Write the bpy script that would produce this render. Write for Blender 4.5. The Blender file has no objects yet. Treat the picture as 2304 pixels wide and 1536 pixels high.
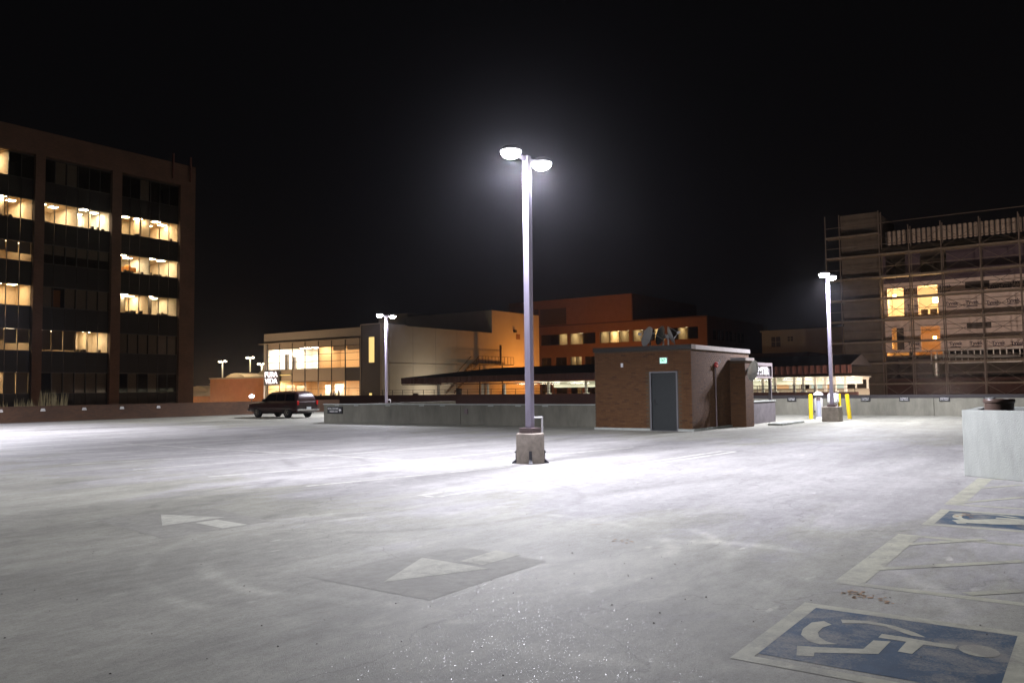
import bpy, bmesh, math, random
from mathutils import Vector, Matrix
random.seed(7)
R = math.radians
scene = bpy.context.scene
COL = scene.collection

# ------------------------------------------------------------------ camera, world, exposure
CAM_H, YAW, PITCH, ROLL, FPX = 1.6, R(35.5), math.atan(107/1860), 0.0115, 1860.0
fwd = Vector((math.cos(YAW)*math.cos(PITCH), math.sin(YAW)*math.cos(PITCH), math.sin(PITCH)))
right0 = Vector((math.sin(YAW), -math.cos(YAW), 0)); up0 = right0.cross(fwd)
cright = right0*math.cos(ROLL) - up0*math.sin(ROLL); cup = right0*math.sin(ROLL) + up0*math.cos(ROLL)
cd = bpy.data.cameras.new('camera'); cam = bpy.data.objects.new('camera', cd); COL.objects.link(cam)
cd.sensor_width = 36; cd.lens = 36*FPX/2304; cd.clip_start = .05; cd.clip_end = 3000
cam.matrix_world = Matrix(((cright.x, cup.x, -fwd.x, 0), (cright.y, cup.y, -fwd.y, 0), (cright.z, cup.z, -fwd.z, CAM_H), (0, 0, 0, 1)))
scene.camera = cam

w = bpy.data.worlds.new('World'); scene.world = w; w.use_nodes = True
bg = w.node_tree.nodes['Background']
sky = w.node_tree.nodes.new('ShaderNodeTexSky'); sky.sky_type = 'NISHITA'; sky.sun_disc = False
sky.sun_elevation = R(-6); sky.sun_rotation = R(200)
mixn = w.node_tree.nodes.new('ShaderNodeMixRGB'); mixn.blend_type = 'MIX'; mixn.inputs[0].default_value = .9
mixn.inputs[2].default_value = (.022, .021, .025, 1)
w.node_tree.links.new(sky.outputs[0], mixn.inputs[1]); w.node_tree.links.new(mixn.outputs[0], bg.inputs[0])
bg.inputs[1].default_value = .1

scene.view_settings.view_transform = 'Standard'; scene.view_settings.look = 'None'
scene.view_settings.exposure = 0; scene.view_settings.gamma = 1
scene.view_settings.use_curve_mapping = False
cy = scene.cycles
cy.use_denoising = True; cy.max_bounces = 5; cy.diffuse_bounces = 3; cy.glossy_bounces = 2; cy.volume_bounces = 0; cy.transparent_max_bounces = 8
cy.sample_clamp_indirect = 4.0; cy.caustics_reflective = False; cy.caustics_refractive = False

def gp(x, y, z=0.0):
    """where the sight line through a photograph point meets the deck: used only to survey the painted lines"""
    d = fwd + cright*((x-1152)/FPX) - cup*((y-768)/FPX)
    t = (z-CAM_H)/d.z
    return Vector((d.x*t, d.y*t))

# ------------------------------------------------------------------ materials
M = {}
def mat(name, col, rough=.6, metal=0, noise=0, nscale=3, bump=0, bscale=40, spec=.5, coat=0, emit=None, estr=0, stretch=None):
    m = bpy.data.materials.new(name); m.use_nodes = True; nt = m.node_tree; b = nt.nodes['Principled BSDF']
    b.inputs['Base Color'].default_value = (*col, 1); b.inputs['Roughness'].default_value = rough
    b.inputs['Metallic'].default_value = metal; b.inputs['Specular IOR Level'].default_value = spec
    b.inputs['Coat Weight'].default_value = coat; b.inputs['Coat Roughness'].default_value = .05
    if emit: b.inputs['Emission Color'].default_value = (*emit, 1); b.inputs['Emission Strength'].default_value = estr
    if noise or bump:
        g = nt.nodes.new('ShaderNodeNewGeometry'); mp = nt.nodes.new('ShaderNodeMapping')
        nt.links.new(g.outputs['Position'], mp.inputs[0])
        if stretch: mp.inputs['Scale'].default_value = stretch
        if noise:
            n = nt.nodes.new('ShaderNodeTexNoise'); n.inputs['Scale'].default_value = nscale; n.inputs['Detail'].default_value = 6; n.inputs['Roughness'].default_value = .65
            nt.links.new(mp.outputs[0], n.inputs['Vector'])
            r = nt.nodes.new('ShaderNodeMapRange'); r.inputs[1].default_value = .3; r.inputs[2].default_value = .7
            r.inputs[3].default_value = 1-noise; r.inputs[4].default_value = 1+noise; nt.links.new(n.outputs[0], r.inputs[0])
            h = nt.nodes.new('ShaderNodeHueSaturation'); h.inputs['Color'].default_value = (*col, 1); nt.links.new(r.outputs[0], h.inputs['Value'])
            nt.links.new(h.outputs[0], b.inputs['Base Color'])
        if bump:
            n2 = nt.nodes.new('ShaderNodeTexNoise'); n2.inputs['Scale'].default_value = bscale; n2.inputs['Detail'].default_value = 4
            nt.links.new(g.outputs['Position'], n2.inputs['Vector'])
            bp = nt.nodes.new('ShaderNodeBump'); bp.inputs['Strength'].default_value = bump; bp.inputs['Distance'].default_value = .02
            nt.links.new(n2.outputs[0], bp.inputs['Height']); nt.links.new(bp.outputs[0], b.inputs['Normal'])
    M[name] = m; return m
def emat(name, col, s):
    m = bpy.data.materials.new(name); m.use_nodes = True; nt = m.node_tree; nt.nodes.clear()
    o = nt.nodes.new('ShaderNodeOutputMaterial'); e = nt.nodes.new('ShaderNodeEmission')
    e.inputs[0].default_value = (*col, 1); e.inputs[1].default_value = s; nt.links.new(e.outputs[0], o.inputs[0]); M[name] = m; return m
def glassmat(name, tint=.92, refl=.07):
    m = bpy.data.materials.new(name); m.use_nodes = True; nt = m.node_tree; nt.nodes.clear()
    o = nt.nodes.new('ShaderNodeOutputMaterial'); t = nt.nodes.new('ShaderNodeBsdfTransparent'); g = nt.nodes.new('ShaderNodeBsdfGlossy'); x = nt.nodes.new('ShaderNodeMixShader')
    t.inputs[0].default_value = (tint, tint, tint, 1); g.inputs['Roughness'].default_value = .03; x.inputs[0].default_value = refl
    nt.links.new(t.outputs[0], x.inputs[1]); nt.links.new(g.outputs[0], x.inputs[2]); nt.links.new(x.outputs[0], o.inputs[0]); M[name] = m; return m

mat('concrete', (.165, .160, .125), .85, noise=.28, nscale=1.6, bump=.25, bscale=25, stretch=(1, 1, .35))
mat('concrete_pale', (.37, .39, .355), .85, noise=.14, nscale=3, bump=.4, bscale=50, stretch=(1.6,1.6,.35))
mat('concrete_base', (.30, .26, .22), .9, noise=.25, nscale=7, bump=.5, bscale=30)
mat('coping', (.30, .30, .29), .5, noise=.15)
mat('line_paint', (.46, .46, .36), .6, noise=.22, nscale=9, bump=.3, bscale=90)
mat('line_paint_pale', (.70, .70, .64), .6, noise=.15, nscale=9)
mat('blue_paint', (.045, .062, .115), .45, noise=.35, nscale=7, bump=.3, bscale=90)
mat('patch', (.265, .262, .235), .85, noise=.25, nscale=5, bump=.4, bscale=70)
mat('arrow_paint', (.40, .40, .35), .7, noise=.18, nscale=8, bump=.3, bscale=70)
mat('rust', (.34, .22, .12), .9, noise=.5, nscale=30)
mat('pole', (.34, .31, .40), .45, noise=.06, nscale=3)
mat('pole_box', (.16, .12, .12), .6)
mat('bracket_dark', (.05, .05, .06), .6); mat('steel', (.20, .20, .22), .45, metal=.6)
mat('lamp_housing', (.25, .24, .27), .5)
emat('lamp_lens', (1, .98, 1), 120)
mat('mortar', (.085, .058, .034), .95, noise=.2, nscale=20)
mat('door_grey', (.020, .024, .024), .55, noise=.1, nscale=8)
mat('frame_grey', (.14, .14, .145), .5, noise=.08)
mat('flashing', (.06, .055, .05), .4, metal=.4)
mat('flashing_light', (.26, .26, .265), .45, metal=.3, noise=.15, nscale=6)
mat('yellow', (.85, .62, .02), .4, noise=.06)
mat('white_enamel', (.78, .78, .80), .35)
mat('greyblue', (.38, .40, .48), .4)
mat('black_plate', (.012, .012, .014), .4)
mat('white_letter', (.7, .7, .68), .5)
mat('sign_frame', (.12, .105, .115), .6); mat('sign_back', (.06, .052, .058), .7); mat('stained_concrete', (.13, .115, .12), .9, noise=.25, nscale=3)
mat('sign_dark', (.10, .09, .10), .5)
mat('red_device', (.45, .03, .03), .4)
mat('dish_grey', (.42, .42, .40), .5, noise=.1)
mat('dish_dark', (.035, .045, .045), .5)
mat('barrel_brown', (.10, .065, .05), .3, noise=.15, nscale=10)
mat('car_paint', (.020, .003, .004), .35, coat=.2)
mat('car_dark', (.015, .014, .014), .5)
mat('car_glass', (.003, .003, .004), .06, spec=.25)
mat('chrome', (.6, .6, .62), .15, metal=1)
mat('tyre', (.012, .012, .012), .9)
mat('rim', (.38, .34, .28), .3, metal=.7)
mat('tail_red', (.55, .01, .01), .2, emit=(1, .05, .03), estr=.02)
mat('plate_white', (.75, .8, .82), .5)
mat('brick_office', (.20, .105, .07), .9, noise=.15, nscale=4)
mat('spandrel', (.006, .006, .007), .45, spec=.12)
mat('mullion', (.012, .011, .010), .5)
mat('office_wall', (.62, .50, .36), .8, noise=.05)
mat('office_wall_b', (.58, .44, .28), .8, noise=.05); mat('office_wall_c', (.66, .58, .46), .8, noise=.05)
mat('office_ceiling', (.75, .66, .52), .9)
mat('office_dark', (.10, .085, .07), .9)
mat('blind', (.50, .42, .32), .9)
mat('orange_cabinet', (.55, .20, .04), .6)
mat('furniture_dark', (.05, .04, .035), .6)
emat('troffer', (1, .84, .56), 9)
emat('troffer_dim', (1, .80, .50), 45)
mat('stucco', (.34, .32, .285), .9, noise=.06, nscale=.6)
mat('stucco_grey', (.26, .26, .24), .9, noise=.06, nscale=.6)
mat('charcoal', (.045, .042, .042), .7, noise=.1)
mat('panel_grey', (.34, .29, .23), .6)
mat('store_wall', (.72, .66, .56), .8)
mat('store_peach', (.75, .56, .36), .8)
emat('store_light', (1, .90, .74), 130)
emat('store_warm', (1, .76, .46), 110)
emat('slit', (1, .70, .24), 1.15)
mat('brick_orange', (.150, .080, .052), .9, noise=.10, nscale=1.2)
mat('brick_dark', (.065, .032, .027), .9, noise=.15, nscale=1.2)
mat('fascia', (.10, .04, .032), .5, noise=.15, nscale=3)
mat('roofing', (.02, .016, .016), .7)
mat('column_white', (.75, .75, .66), .6)
mat('soffit', (.75, .75, .66), .8)
emat('soffit_light', (1, .97, .80), 45)
for i_, c_ in enumerate(((1,.9,.6),(1,.55,.25),(.8,.9,.75))): emat('arcade_'+str(i_), c_, .7)
mat('rail', (.03, .028, .028), .5, metal=.3)
mat('sheathing', (.125, .105, .088), .9, noise=.2, nscale=1.0)
mat('sheathing_purple', (.10, .075, .10), .9, noise=.15, nscale=1)
mat('wrap', (.74, .62, .57), .7, noise=.10, nscale=1.5)
mat('wrap_ink', (.08, .06, .09), .7)
mat('corrugated', (.46, .38, .32), .6, noise=.12, nscale=2)
mat('scaffold', (.16, .13, .11), .6, metal=.2)
mat('plank', (.20, .165, .13), .8, noise=.2, nscale=3)
mat('duct', (.5, .5, .48), .4, metal=.6)
mat('beige_wall', (.34, .30, .20), .9, noise=.05)
mat('redbrown_wall', (.34, .16, .08), .9, noise=.12, nscale=.9)
mat('skylight_roof', (.55, .44, .30), .8)
mat('grass_blade', (.22, .18, .09), .9)
emat('globe', (1, .86, .62), 30)
emat('globe_cool', (.80, .80, 1), 30)
emat('sodium', (1, .48, .10), 40)
emat('exit_face', (.55, 1, .80), 1.6)
emat('exit_letter', (.0, .42, .22), .55)
emat('neon_white', (1, .86, .86), 2.4)
glassmat('glass', .60, .04); glassmat('glass_store', .95, .05); glassmat('glass_dark', .28, .06)

def deck_material():
    m = bpy.data.materials.new('deck'); m.use_nodes = True; nt = m.node_tree; b = nt.nodes['Principled BSDF']; L = nt.links.new; N = nt.nodes.new
    g = N('ShaderNodeNewGeometry')
    def mapped(sc, rot=0):
        k = N('ShaderNodeMapping'); k.inputs['Scale'].default_value = sc; k.inputs['Rotation'].default_value = (0, 0, rot); L(g.outputs['Position'], k.inputs[0]); return k.outputs[0]
    def noise(v, s, d=6, r=.6, dist=0):
        n = N('ShaderNodeTexNoise'); n.inputs['Scale'].default_value = s; n.inputs['Detail'].default_value = d; n.inputs['Roughness'].default_value = r; n.inputs['Distortion'].default_value = dist
        L(v, n.inputs['Vector']); return n.outputs[0]
    def rng(v, a, b_, c, d):
        r = N('ShaderNodeMapRange'); r.inputs[1].default_value = a; r.inputs[2].default_value = b_; r.inputs[3].default_value = c; r.inputs[4].default_value = d; L(v, r.inputs[0]); return r.outputs[0]
    def mul(a, c):
        k = N('ShaderNodeMath'); k.operation = 'MULTIPLY'; L(a, k.inputs[0]); L(c, k.inputs[1]); return k.outputs[0]
    streak = rng(noise(mapped((.13, .75, 1), R(8)), 1.0, 5, .60, .35), .30, .70, .84, 1.16)
    streak2 = rng(noise(mapped((.35, 2.2, 1), R(-6)), 1.0, 6, .65, .4), .3, .7, .88, 1.12)
    blotch = rng(noise(mapped((1, 1, 1)), .55, 9, .72, .5), .3, .7, .80, 1.20)
    grain = rng(noise(mapped((1, 1, 1)), 38, 5, .75), .25, .75, .80, 1.20)
    speck = rng(noise(mapped((.6, 1.6, 1)), 3.2, 2, .5), .70, .76, 1, 1.45)
    dark = rng(noise(mapped((.5, 1.4, 1), .1), 1.1, 5, .6, 1.5), .60, .75, 1, .80)
    # worn arcs left by turning tyres, pale where the coating is polished
    def ring(c, r, wd, amt):
        d = N('ShaderNodeVectorMath'); d.operation = 'DISTANCE'; d.inputs[1].default_value = (c[0], c[1], 0); L(g.outputs['Position'], d.inputs[0])
        a = N('ShaderNodeMath'); a.operation = 'SUBTRACT'; a.inputs[1].default_value = r; L(d.outputs['Value'], a.inputs[0])
        b2 = N('ShaderNodeMath'); b2.operation = 'ABSOLUTE'; L(a.outputs[0], b2.inputs[0])
        m2 = N('ShaderNodeMapRange'); m2.interpolation_type = 'SMOOTHSTEP'; m2.inputs[1].default_value = 0; m2.inputs[2].default_value = wd; m2.inputs[3].default_value = 1; m2.inputs[4].default_value = 0; L(b2.outputs[0], m2.inputs[0])
        k = mul(m2.outputs[0], rng(noise(mapped((1, 1, 1)), .8, 5, .6, 1), .42, .62, 0, amt))
        o2 = N('ShaderNodeMath'); o2.operation = 'ADD'; o2.inputs[1].default_value = 1; L(k, o2.inputs[0]); return o2.outputs[0]
    arcs = mul(mul(ring((6.6,5.6), 2.3, .16, .35), ring((6.6,5.6), 2.85, .12, .28)), mul(ring((6.3,2.9), 2.0, .20, .35), ring((9,9), 3.1, .14, -.2)))
    arcs = mul(arcs, mul(ring((2,22), 12.5, .22, -.22), ring((2,22), 14.1, .22, -.22)))
    # hairline cracks
    vc = N('ShaderNodeTexVoronoi'); vc.feature = 'DISTANCE_TO_EDGE'; vc.inputs['Scale'].default_value = .16
    dn_ = N('ShaderNodeMixRGB'); dn_.blend_type = 'ADD'; dn_.inputs[0].default_value = 1; nz_ = N('ShaderNodeTexNoise'); nz_.inputs['Scale'].default_value = 1.2; nz_.inputs['Detail'].default_value = 6; L(g.outputs['Position'], nz_.inputs['Vector'])
    L(g.outputs['Position'], dn_.inputs[1]); L(nz_.outputs['Color'], dn_.inputs[2]); L(dn_.outputs[0], vc.inputs['Vector'])
    crack = rng(vc.outputs['Distance'], 0, .0022, .72, 1)
    arcs = mul(arcs, crack)
    arcs = mul(arcs, rng(noise(mapped((.7, 1.3, 1), .1), 7, 7, .72, .3), .3, .7, .84, 1.16))
    arcs = mul(arcs, rng(noise(mapped((1, 1, 1)), 130, 2, .6), .3, .7, .86, 1.14))
    v = mul(arcs, mul(mul(mul(streak, streak2), mul(blotch, grain)), mul(speck, dark)))
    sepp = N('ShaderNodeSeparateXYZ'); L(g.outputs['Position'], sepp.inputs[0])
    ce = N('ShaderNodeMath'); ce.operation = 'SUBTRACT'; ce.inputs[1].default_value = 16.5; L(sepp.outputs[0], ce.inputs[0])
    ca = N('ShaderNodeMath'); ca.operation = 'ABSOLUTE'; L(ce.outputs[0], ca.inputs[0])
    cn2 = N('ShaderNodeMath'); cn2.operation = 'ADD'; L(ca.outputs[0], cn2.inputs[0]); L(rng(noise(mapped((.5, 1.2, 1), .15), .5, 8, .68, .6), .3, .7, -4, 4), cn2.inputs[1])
    film_pool = N('ShaderNodeMapRange'); film_pool.interpolation_type = 'SMOOTHSTEP'; film_pool.inputs[1].default_value = 5.5; film_pool.inputs[2].default_value = 9.5; film_pool.inputs[3].default_value = 1; film_pool.inputs[4].default_value = 0; L(cn2.outputs[0], film_pool.inputs[0])  # pale salt film that also carries the lamp pool's brightness in its colour
    fm = N('ShaderNodeMixRGB'); fm.inputs[1].default_value = (.312, .310, .258, 1); fm.inputs[2].default_value = (.358, .350, .338, 1); L(film_pool.outputs[0], fm.inputs[0])
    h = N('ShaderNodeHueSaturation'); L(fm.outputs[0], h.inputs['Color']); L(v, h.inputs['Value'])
    # thin rust-brown drift and stains
    st = rng(noise(mapped((1, 1, 1)), .9, 6, .7, 2), .66, .72, 0, .45)
    mx = N('ShaderNodeMixRGB'); mx.inputs[2].default_value = (.25, .18, .11, 1); L(st, mx.inputs[0]); L(h.outputs[0], mx.inputs[1])
    L(mx.outputs[0], b.inputs['Base Color'])
    # frost/grit facets: tiny cells with tilted normals that glint
    vo = N('ShaderNodeTexVoronoi'); vo.inputs['Scale'].default_value = 230; L(g.outputs['Position'], vo.inputs['Vector'])
    sep = N('ShaderNodeSeparateColor'); L(vo.outputs['Color'], sep.inputs[0])
    pick = rng(sep.outputs[2], .978, .980, 0, 1)
    sub = N('ShaderNodeVectorMath'); sub.operation = 'SUBTRACT'; sub.inputs[1].default_value = (.5, .5, .5); L(vo.outputs['Color'], sub.inputs[0])
    sc = N('ShaderNodeVectorMath'); sc.operation = 'SCALE'; L(sub.outputs[0], sc.inputs[0])
    amt = N('ShaderNodeMath'); amt.operation = 'MULTIPLY'; amt.inputs[1].default_value = .6; L(pick, amt.inputs[0]); L(amt.outputs[0], sc.inputs['Scale'])
    bp = N('ShaderNodeBump'); bp.inputs['Strength'].default_value = .35; bp.inputs['Distance'].default_value = .008; L(noise(mapped((1, 1, 1)), 110, 3, .6), bp.inputs['Height'])
    ad = N('ShaderNodeVectorMath'); ad.operation = 'ADD'; L(bp.outputs[0], ad.inputs[0]); L(sc.outputs[0], ad.inputs[1])
    nm = N('ShaderNodeVectorMath'); nm.operation = 'NORMALIZE'; L(ad.outputs[0], nm.inputs[0]); L(nm.outputs[0], b.inputs['Normal'])
    L(rng(pick, 0, 1, .78, .27), b.inputs['Roughness'])
    b.inputs['Specular IOR Level'].default_value = .35
    M['deck'] = m
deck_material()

def paint_material(name, col, wear, rough=.6):
    m = bpy.data.materials.new(name); m.use_nodes = True; nt = m.node_tree; b = nt.nodes['Principled BSDF']; L = nt.links.new; N = nt.nodes.new
    g = N('ShaderNodeNewGeometry')
    def nz(s, d=5, r=.7, dist=.5):
        n = N('ShaderNodeTexNoise'); n.inputs['Scale'].default_value = s; n.inputs['Detail'].default_value = d; n.inputs['Roughness'].default_value = r; n.inputs['Distortion'].default_value = dist; L(g.outputs['Position'], n.inputs['Vector']); return n.outputs[0]
    a = N('ShaderNodeMath'); a.operation = 'ADD'; f = nz(60, 3); c = nz(2.2, 6)
    h1 = N('ShaderNodeMath'); h1.operation = 'MULTIPLY'; h1.inputs[1].default_value = .45; L(f, h1.inputs[0]); L(h1.outputs[0], a.inputs[0]); L(c, a.inputs[1])
    r = N('ShaderNodeMapRange'); r.inputs[1].default_value = .80-wear*.35; r.inputs[2].default_value = 1.0-wear*.30; r.inputs[3].default_value = 0; r.inputs[4].default_value = .85; L(a.outputs[0], r.inputs[0])
    t = N('ShaderNodeMapRange'); t.inputs[1].default_value = .3; t.inputs[2].default_value = .7; t.inputs[3].default_value = .82; t.inputs[4].default_value = 1.18; L(nz(9, 6), t.inputs[0])
    h = N('ShaderNodeHueSaturation'); h.inputs['Color'].default_value = (*col, 1); L(t.outputs[0], h.inputs['Value'])
    x = N('ShaderNodeMixRGB'); x.inputs[2].default_value = (.27, .265, .23, 1); L(r.outputs[0], x.inputs[0]); L(h.outputs[0], x.inputs[1]); L(x.outputs[0], b.inputs['Base Color'])
    bp = N('ShaderNodeBump'); bp.inputs['Strength'].default_value = .35; bp.inputs['Distance'].default_value = .008; L(nz(110, 3), bp.inputs['Height']); L(bp.outputs[0], b.inputs['Normal'])
    b.inputs['Roughness'].default_value = rough; b.inputs['Specular IOR Level'].default_value = .12; M[name] = m
paint_material('line_paint', (.45, .45, .35), .32)
paint_material('line_paint_pale', (.66, .66, .60), .35)
paint_material('blue_paint', (.052, .092, .140), .36)
paint_material('arrow_paint', (.52, .52, .44), .12, .85)
paint_material('patch_dark', (.318, .315, .270), .3, .85)
M['patch_dark'].node_tree.nodes['Principled BSDF'].inputs['Specular IOR Level'].default_value = .26

def brick_material():
    m = bpy.data.materials.new('hut_brick'); m.use_nodes = True; nt = m.node_tree; b = nt.nodes['Principled BSDF']; L = nt.links.new; N = nt.nodes.new
    g = N('ShaderNodeNewGeometry'); oi = N('ShaderNodeObjectInfo')
    a = N('ShaderNodeMath'); a.operation = 'ADD'; L(g.outputs['Random Per Island'], a.inputs[0]); L(oi.outputs['Random'], a.inputs[1])
    f = N('ShaderNodeMath'); f.operation = 'FRACT'; L(a.outputs[0], f.inputs[0])
    cr = N('ShaderNodeValToRGB'); e = cr.color_ramp.elements
    e[0].color = (.066, .028, .010, 1); e[1].color = (.120, .055, .019, 1); e.new(.12).color = (.092, .039, .012, 1); e.new(.8).color = (.107, .047, .015, 1)
    L(f.outputs[0], cr.inputs[0])
    n = N('ShaderNodeTexNoise'); n.inputs['Scale'].default_value = 35; L(g.outputs['Position'], n.inputs['Vector'])
    h = N('ShaderNodeHueSaturation'); L(cr.outputs[0], h.inputs['Color'])
    r = N('ShaderNodeMapRange'); r.inputs[3].default_value = .75; r.inputs[4].default_value = 1.25; L(n.outputs[0], r.inputs[0]); L(r.outputs[0], h.inputs['Value'])
    L(h.outputs[0], b.inputs['Base Color']); b.inputs['Roughness'].default_value = .9
    M['hut_brick'] = m
brick_material()

def course_material(name, c1, c2, cm, axis):
    """far brickwork too small to pick apart: brick texture on the wall plane"""
    m = bpy.data.materials.new(name); m.use_nodes = True; nt = m.node_tree; b = nt.nodes['Principled BSDF']; L = nt.links.new; N = nt.nodes.new
    g = N('ShaderNodeNewGeometry'); s = N('ShaderNodeSeparateXYZ'); c = N('ShaderNodeCombineXYZ'); L(g.outputs['Position'], s.inputs[0])
    L(s.outputs[axis], c.inputs[0]); L(s.outputs[2], c.inputs[1])
    k = N('ShaderNodeTexBrick'); L(c.outputs[0], k.inputs['Vector']); k.inputs['Scale'].default_value = 1
    k.inputs['Brick Width'].default_value = .205; k.inputs['Row Height'].default_value = .068; k.inputs['Mortar Size'].default_value = .006
    k.inputs['Color1'].default_value = (*c1, 1); k.inputs['Color2'].default_value = (*c2, 1); k.inputs['Mortar'].default_value = (*cm, 1)
    n = N('ShaderNodeTexNoise'); n.inputs['Scale'].default_value = .7; n.inputs['Detail'].default_value = 5; L(g.outputs['Position'], n.inputs['Vector'])
    r = N('ShaderNodeMapRange'); r.inputs[1].default_value = .3; r.inputs[2].default_value = .7; r.inputs[3].default_value = .8; r.inputs[4].default_value = 1.2; L(n.outputs[0], r.inputs[0])
    h = N('ShaderNodeHueSaturation'); L(k.outputs[0], h.inputs['Color']); L(r.outputs[0], h.inputs['Value'])
    L(h.outputs[0], b.inputs['Base Color']); b.inputs['Roughness'].default_value = .9; M[name] = m
course_material('parapet_brick', (.075, .034, .015), (.052, .025, .012), (.058, .038, .024), 0)
course_material('office_brick', (.092, .050, .033), (.070, .037, .025), (.068, .046, .034), 0)

# ------------------------------------------------------------------ mesh helpers
ORG = {}
def empty(name, loc, label, cat, group=None, kind=None):
    o = bpy.data.objects.new(name, None); COL.objects.link(o); o.location = loc; o.empty_display_size = .2
    ORG[o] = Vector(loc); o['label'] = label; o['category'] = cat
    if group: o['group'] = group
    if kind: o['kind'] = kind
    return o
def tag(o, label, cat=None, group=None, kind=None):
    o['label'] = label
    if cat: o['category'] = cat
    if group: o['group'] = group
    if kind: o['kind'] = kind
    return o
class MB:
    def __init__(s): s.v = []; s.f = []
    def add(s, vs, fs):
        n = len(s.v); s.v += [Vector(p) for p in vs]; s.f += [[i+n for i in f] for f in fs]; return s
    def box(s, a, b):
        x0, y0, z0 = a; x1, y1, z1 = b
        return s.add([(x0,y0,z0),(x1,y0,z0),(x1,y1,z0),(x0,y1,z0),(x0,y0,z1),(x1,y0,z1),(x1,y1,z1),(x0,y1,z1)],
                     [[3,2,1,0],[4,5,6,7],[0,1,5,4],[1,2,6,5],[2,3,7,6],[3,0,4,7]])
    def quad(s, *p): return s.add(p, [list(range(len(p)))])
    def prism(s, pts, z0, z1):
        n = len(pts); a = sum(pts[i][0]*pts[(i+1)%n][1]-pts[(i+1)%n][0]*pts[i][1] for i in range(n))
        if a < 0: pts = pts[::-1]
        return s.add([(p[0],p[1],z0) for p in pts]+[(p[0],p[1],z1) for p in pts],
                     [list(range(n))[::-1], list(range(n,2*n))]+[[i,(i+1)%n,(i+1)%n+n,i+n] for i in range(n)])
    def tube(s, p, q, r, n=8, r2=None):
        p = Vector(p); q = Vector(q); d = (q-p).normalized(); r2 = r if r2 is None else r2
        u = d.cross(Vector((0,0,1)) if abs(d.z) < .9 else Vector((1,0,0))).normalized(); v = d.cross(u)
        ring = [u*math.cos(2*math.pi*i/n)+v*math.sin(2*math.pi*i/n) for i in range(n)]
        return s.add([p+c*r for c in ring]+[q+c*r2 for c in ring], [list(range(n)), list(range(2*n-1,n-1,-1))]+[[i,i+n,(i+1)%n+n,(i+1)%n] for i in range(n)])
    def bar(s, p, q, w, h):
        """square bar between two points"""
        p = Vector(p); q = Vector(q); d = (q-p).normalized()
        u = d.cross(Vector((0,0,1)) if abs(d.z) < .9 else Vector((0,1,0))).normalized(); v = u.cross(d)
        o = [u*(-w/2)+v*(-h/2), u*(w/2)+v*(-h/2), u*(w/2)+v*(h/2), u*(-w/2)+v*(h/2)]
        return s.add([p+c for c in o]+[q+c for c in o], [[3,2,1,0],[4,5,6,7]]+[[i,(i+1)%4,(i+1)%4+4,i+4] for i in range(4)])
    def lathe(s, prof, c=(0,0,0), n=20, axis=None):
        vs = []; fs = []; m = len(prof); c = Vector(c)
        if axis is None: u, v, a = Vector((1,0,0)), Vector((0,1,0)), Vector((0,0,1))
        else:
            a = Vector(axis).normalized(); u = a.cross(Vector((0,0,1)) if abs(a.z) < .9 else Vector((1,0,0))).normalized(); v = a.cross(u)
        for r, z in prof:
            for i in range(n):
                t = 2*math.pi*i/n; vs.append(c+u*(r*math.cos(t))+v*(r*math.sin(t))+a*z)
        for j in range(m-1):
            for i in range(n): fs.append([j*n+i, j*n+(i+1)%n, (j+1)*n+(i+1)%n, (j+1)*n+i])
        if prof[0][0] > 1e-4: fs.append(list(range(n))[::-1])
        if prof[-1][0] > 1e-4: fs.append(list(range((m-1)*n, m*n)))
        return s.add(vs, fs)
    def build(s, name, m, parent=None, smooth=False, bevel=0):
        org = ORG.get(parent, Vector((0,0,0)))
        me = bpy.data.meshes.new(name); me.from_pydata([p-org for p in s.v], [], s.f); me.materials.append(M[m])
        bm = bmesh.new(); bm.from_mesh(me)
        if smooth: bmesh.ops.remove_doubles(bm, verts=bm.verts, dist=1e-5)
        bmesh.ops.recalc_face_normals(bm, faces=bm.faces)
        if bevel:
            bmesh.ops.bevel(bm, geom=[e for e in bm.edges if len(e.link_faces) == 2 and e.calc_face_angle(0) > .6], offset=bevel, segments=2, profile=.6, affect='EDGES')
        bm.to_mesh(me); bm.free()
        if smooth:
            for p in me.polygons: p.use_smooth = True
            me.set_sharp_from_angle(angle=R(40))
        o = bpy.data.objects.new(name, me); COL.objects.link(o)
        if parent: o.parent = parent
        ORG[o] = org
        return o
def box(name, a, b, m, parent=None, bevel=0): return MB().box(a, b).build(name, m, parent, bevel=bevel)
def inst(mesh, name, loc, parent):
    o = bpy.data.objects.new(name, mesh); COL.objects.link(o); o.parent = parent; o.location = Vector(loc)-ORG.get(parent, Vector((0,0,0))); ORG[o] = Vector(loc); return o
def boxmesh(name, a, b, m, bevel=0):
    me = bpy.data.meshes.new(name); bm = bmesh.new(); mb = MB().box(a, b); me.from_pydata(mb.v, [], mb.f); bm.from_mesh(me); bmesh.ops.recalc_face_normals(bm, faces=bm.faces)
    if bevel: bmesh.ops.bevel(bm, geom=list(bm.edges), offset=bevel, segments=1, affect='EDGES')
    bm.to_mesh(me); bm.free(); me.materials.append(M[m]); return me
def copy_tree(o, parent=None, loc=None):
    c = o.copy(); COL.objects.link(c); c.parent = parent
    if loc is not None: c.location = loc
    ORG[c] = Vector(c.location)
    for ch in o.children: copy_tree(ch, c)
    return c
_txt = {}
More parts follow.
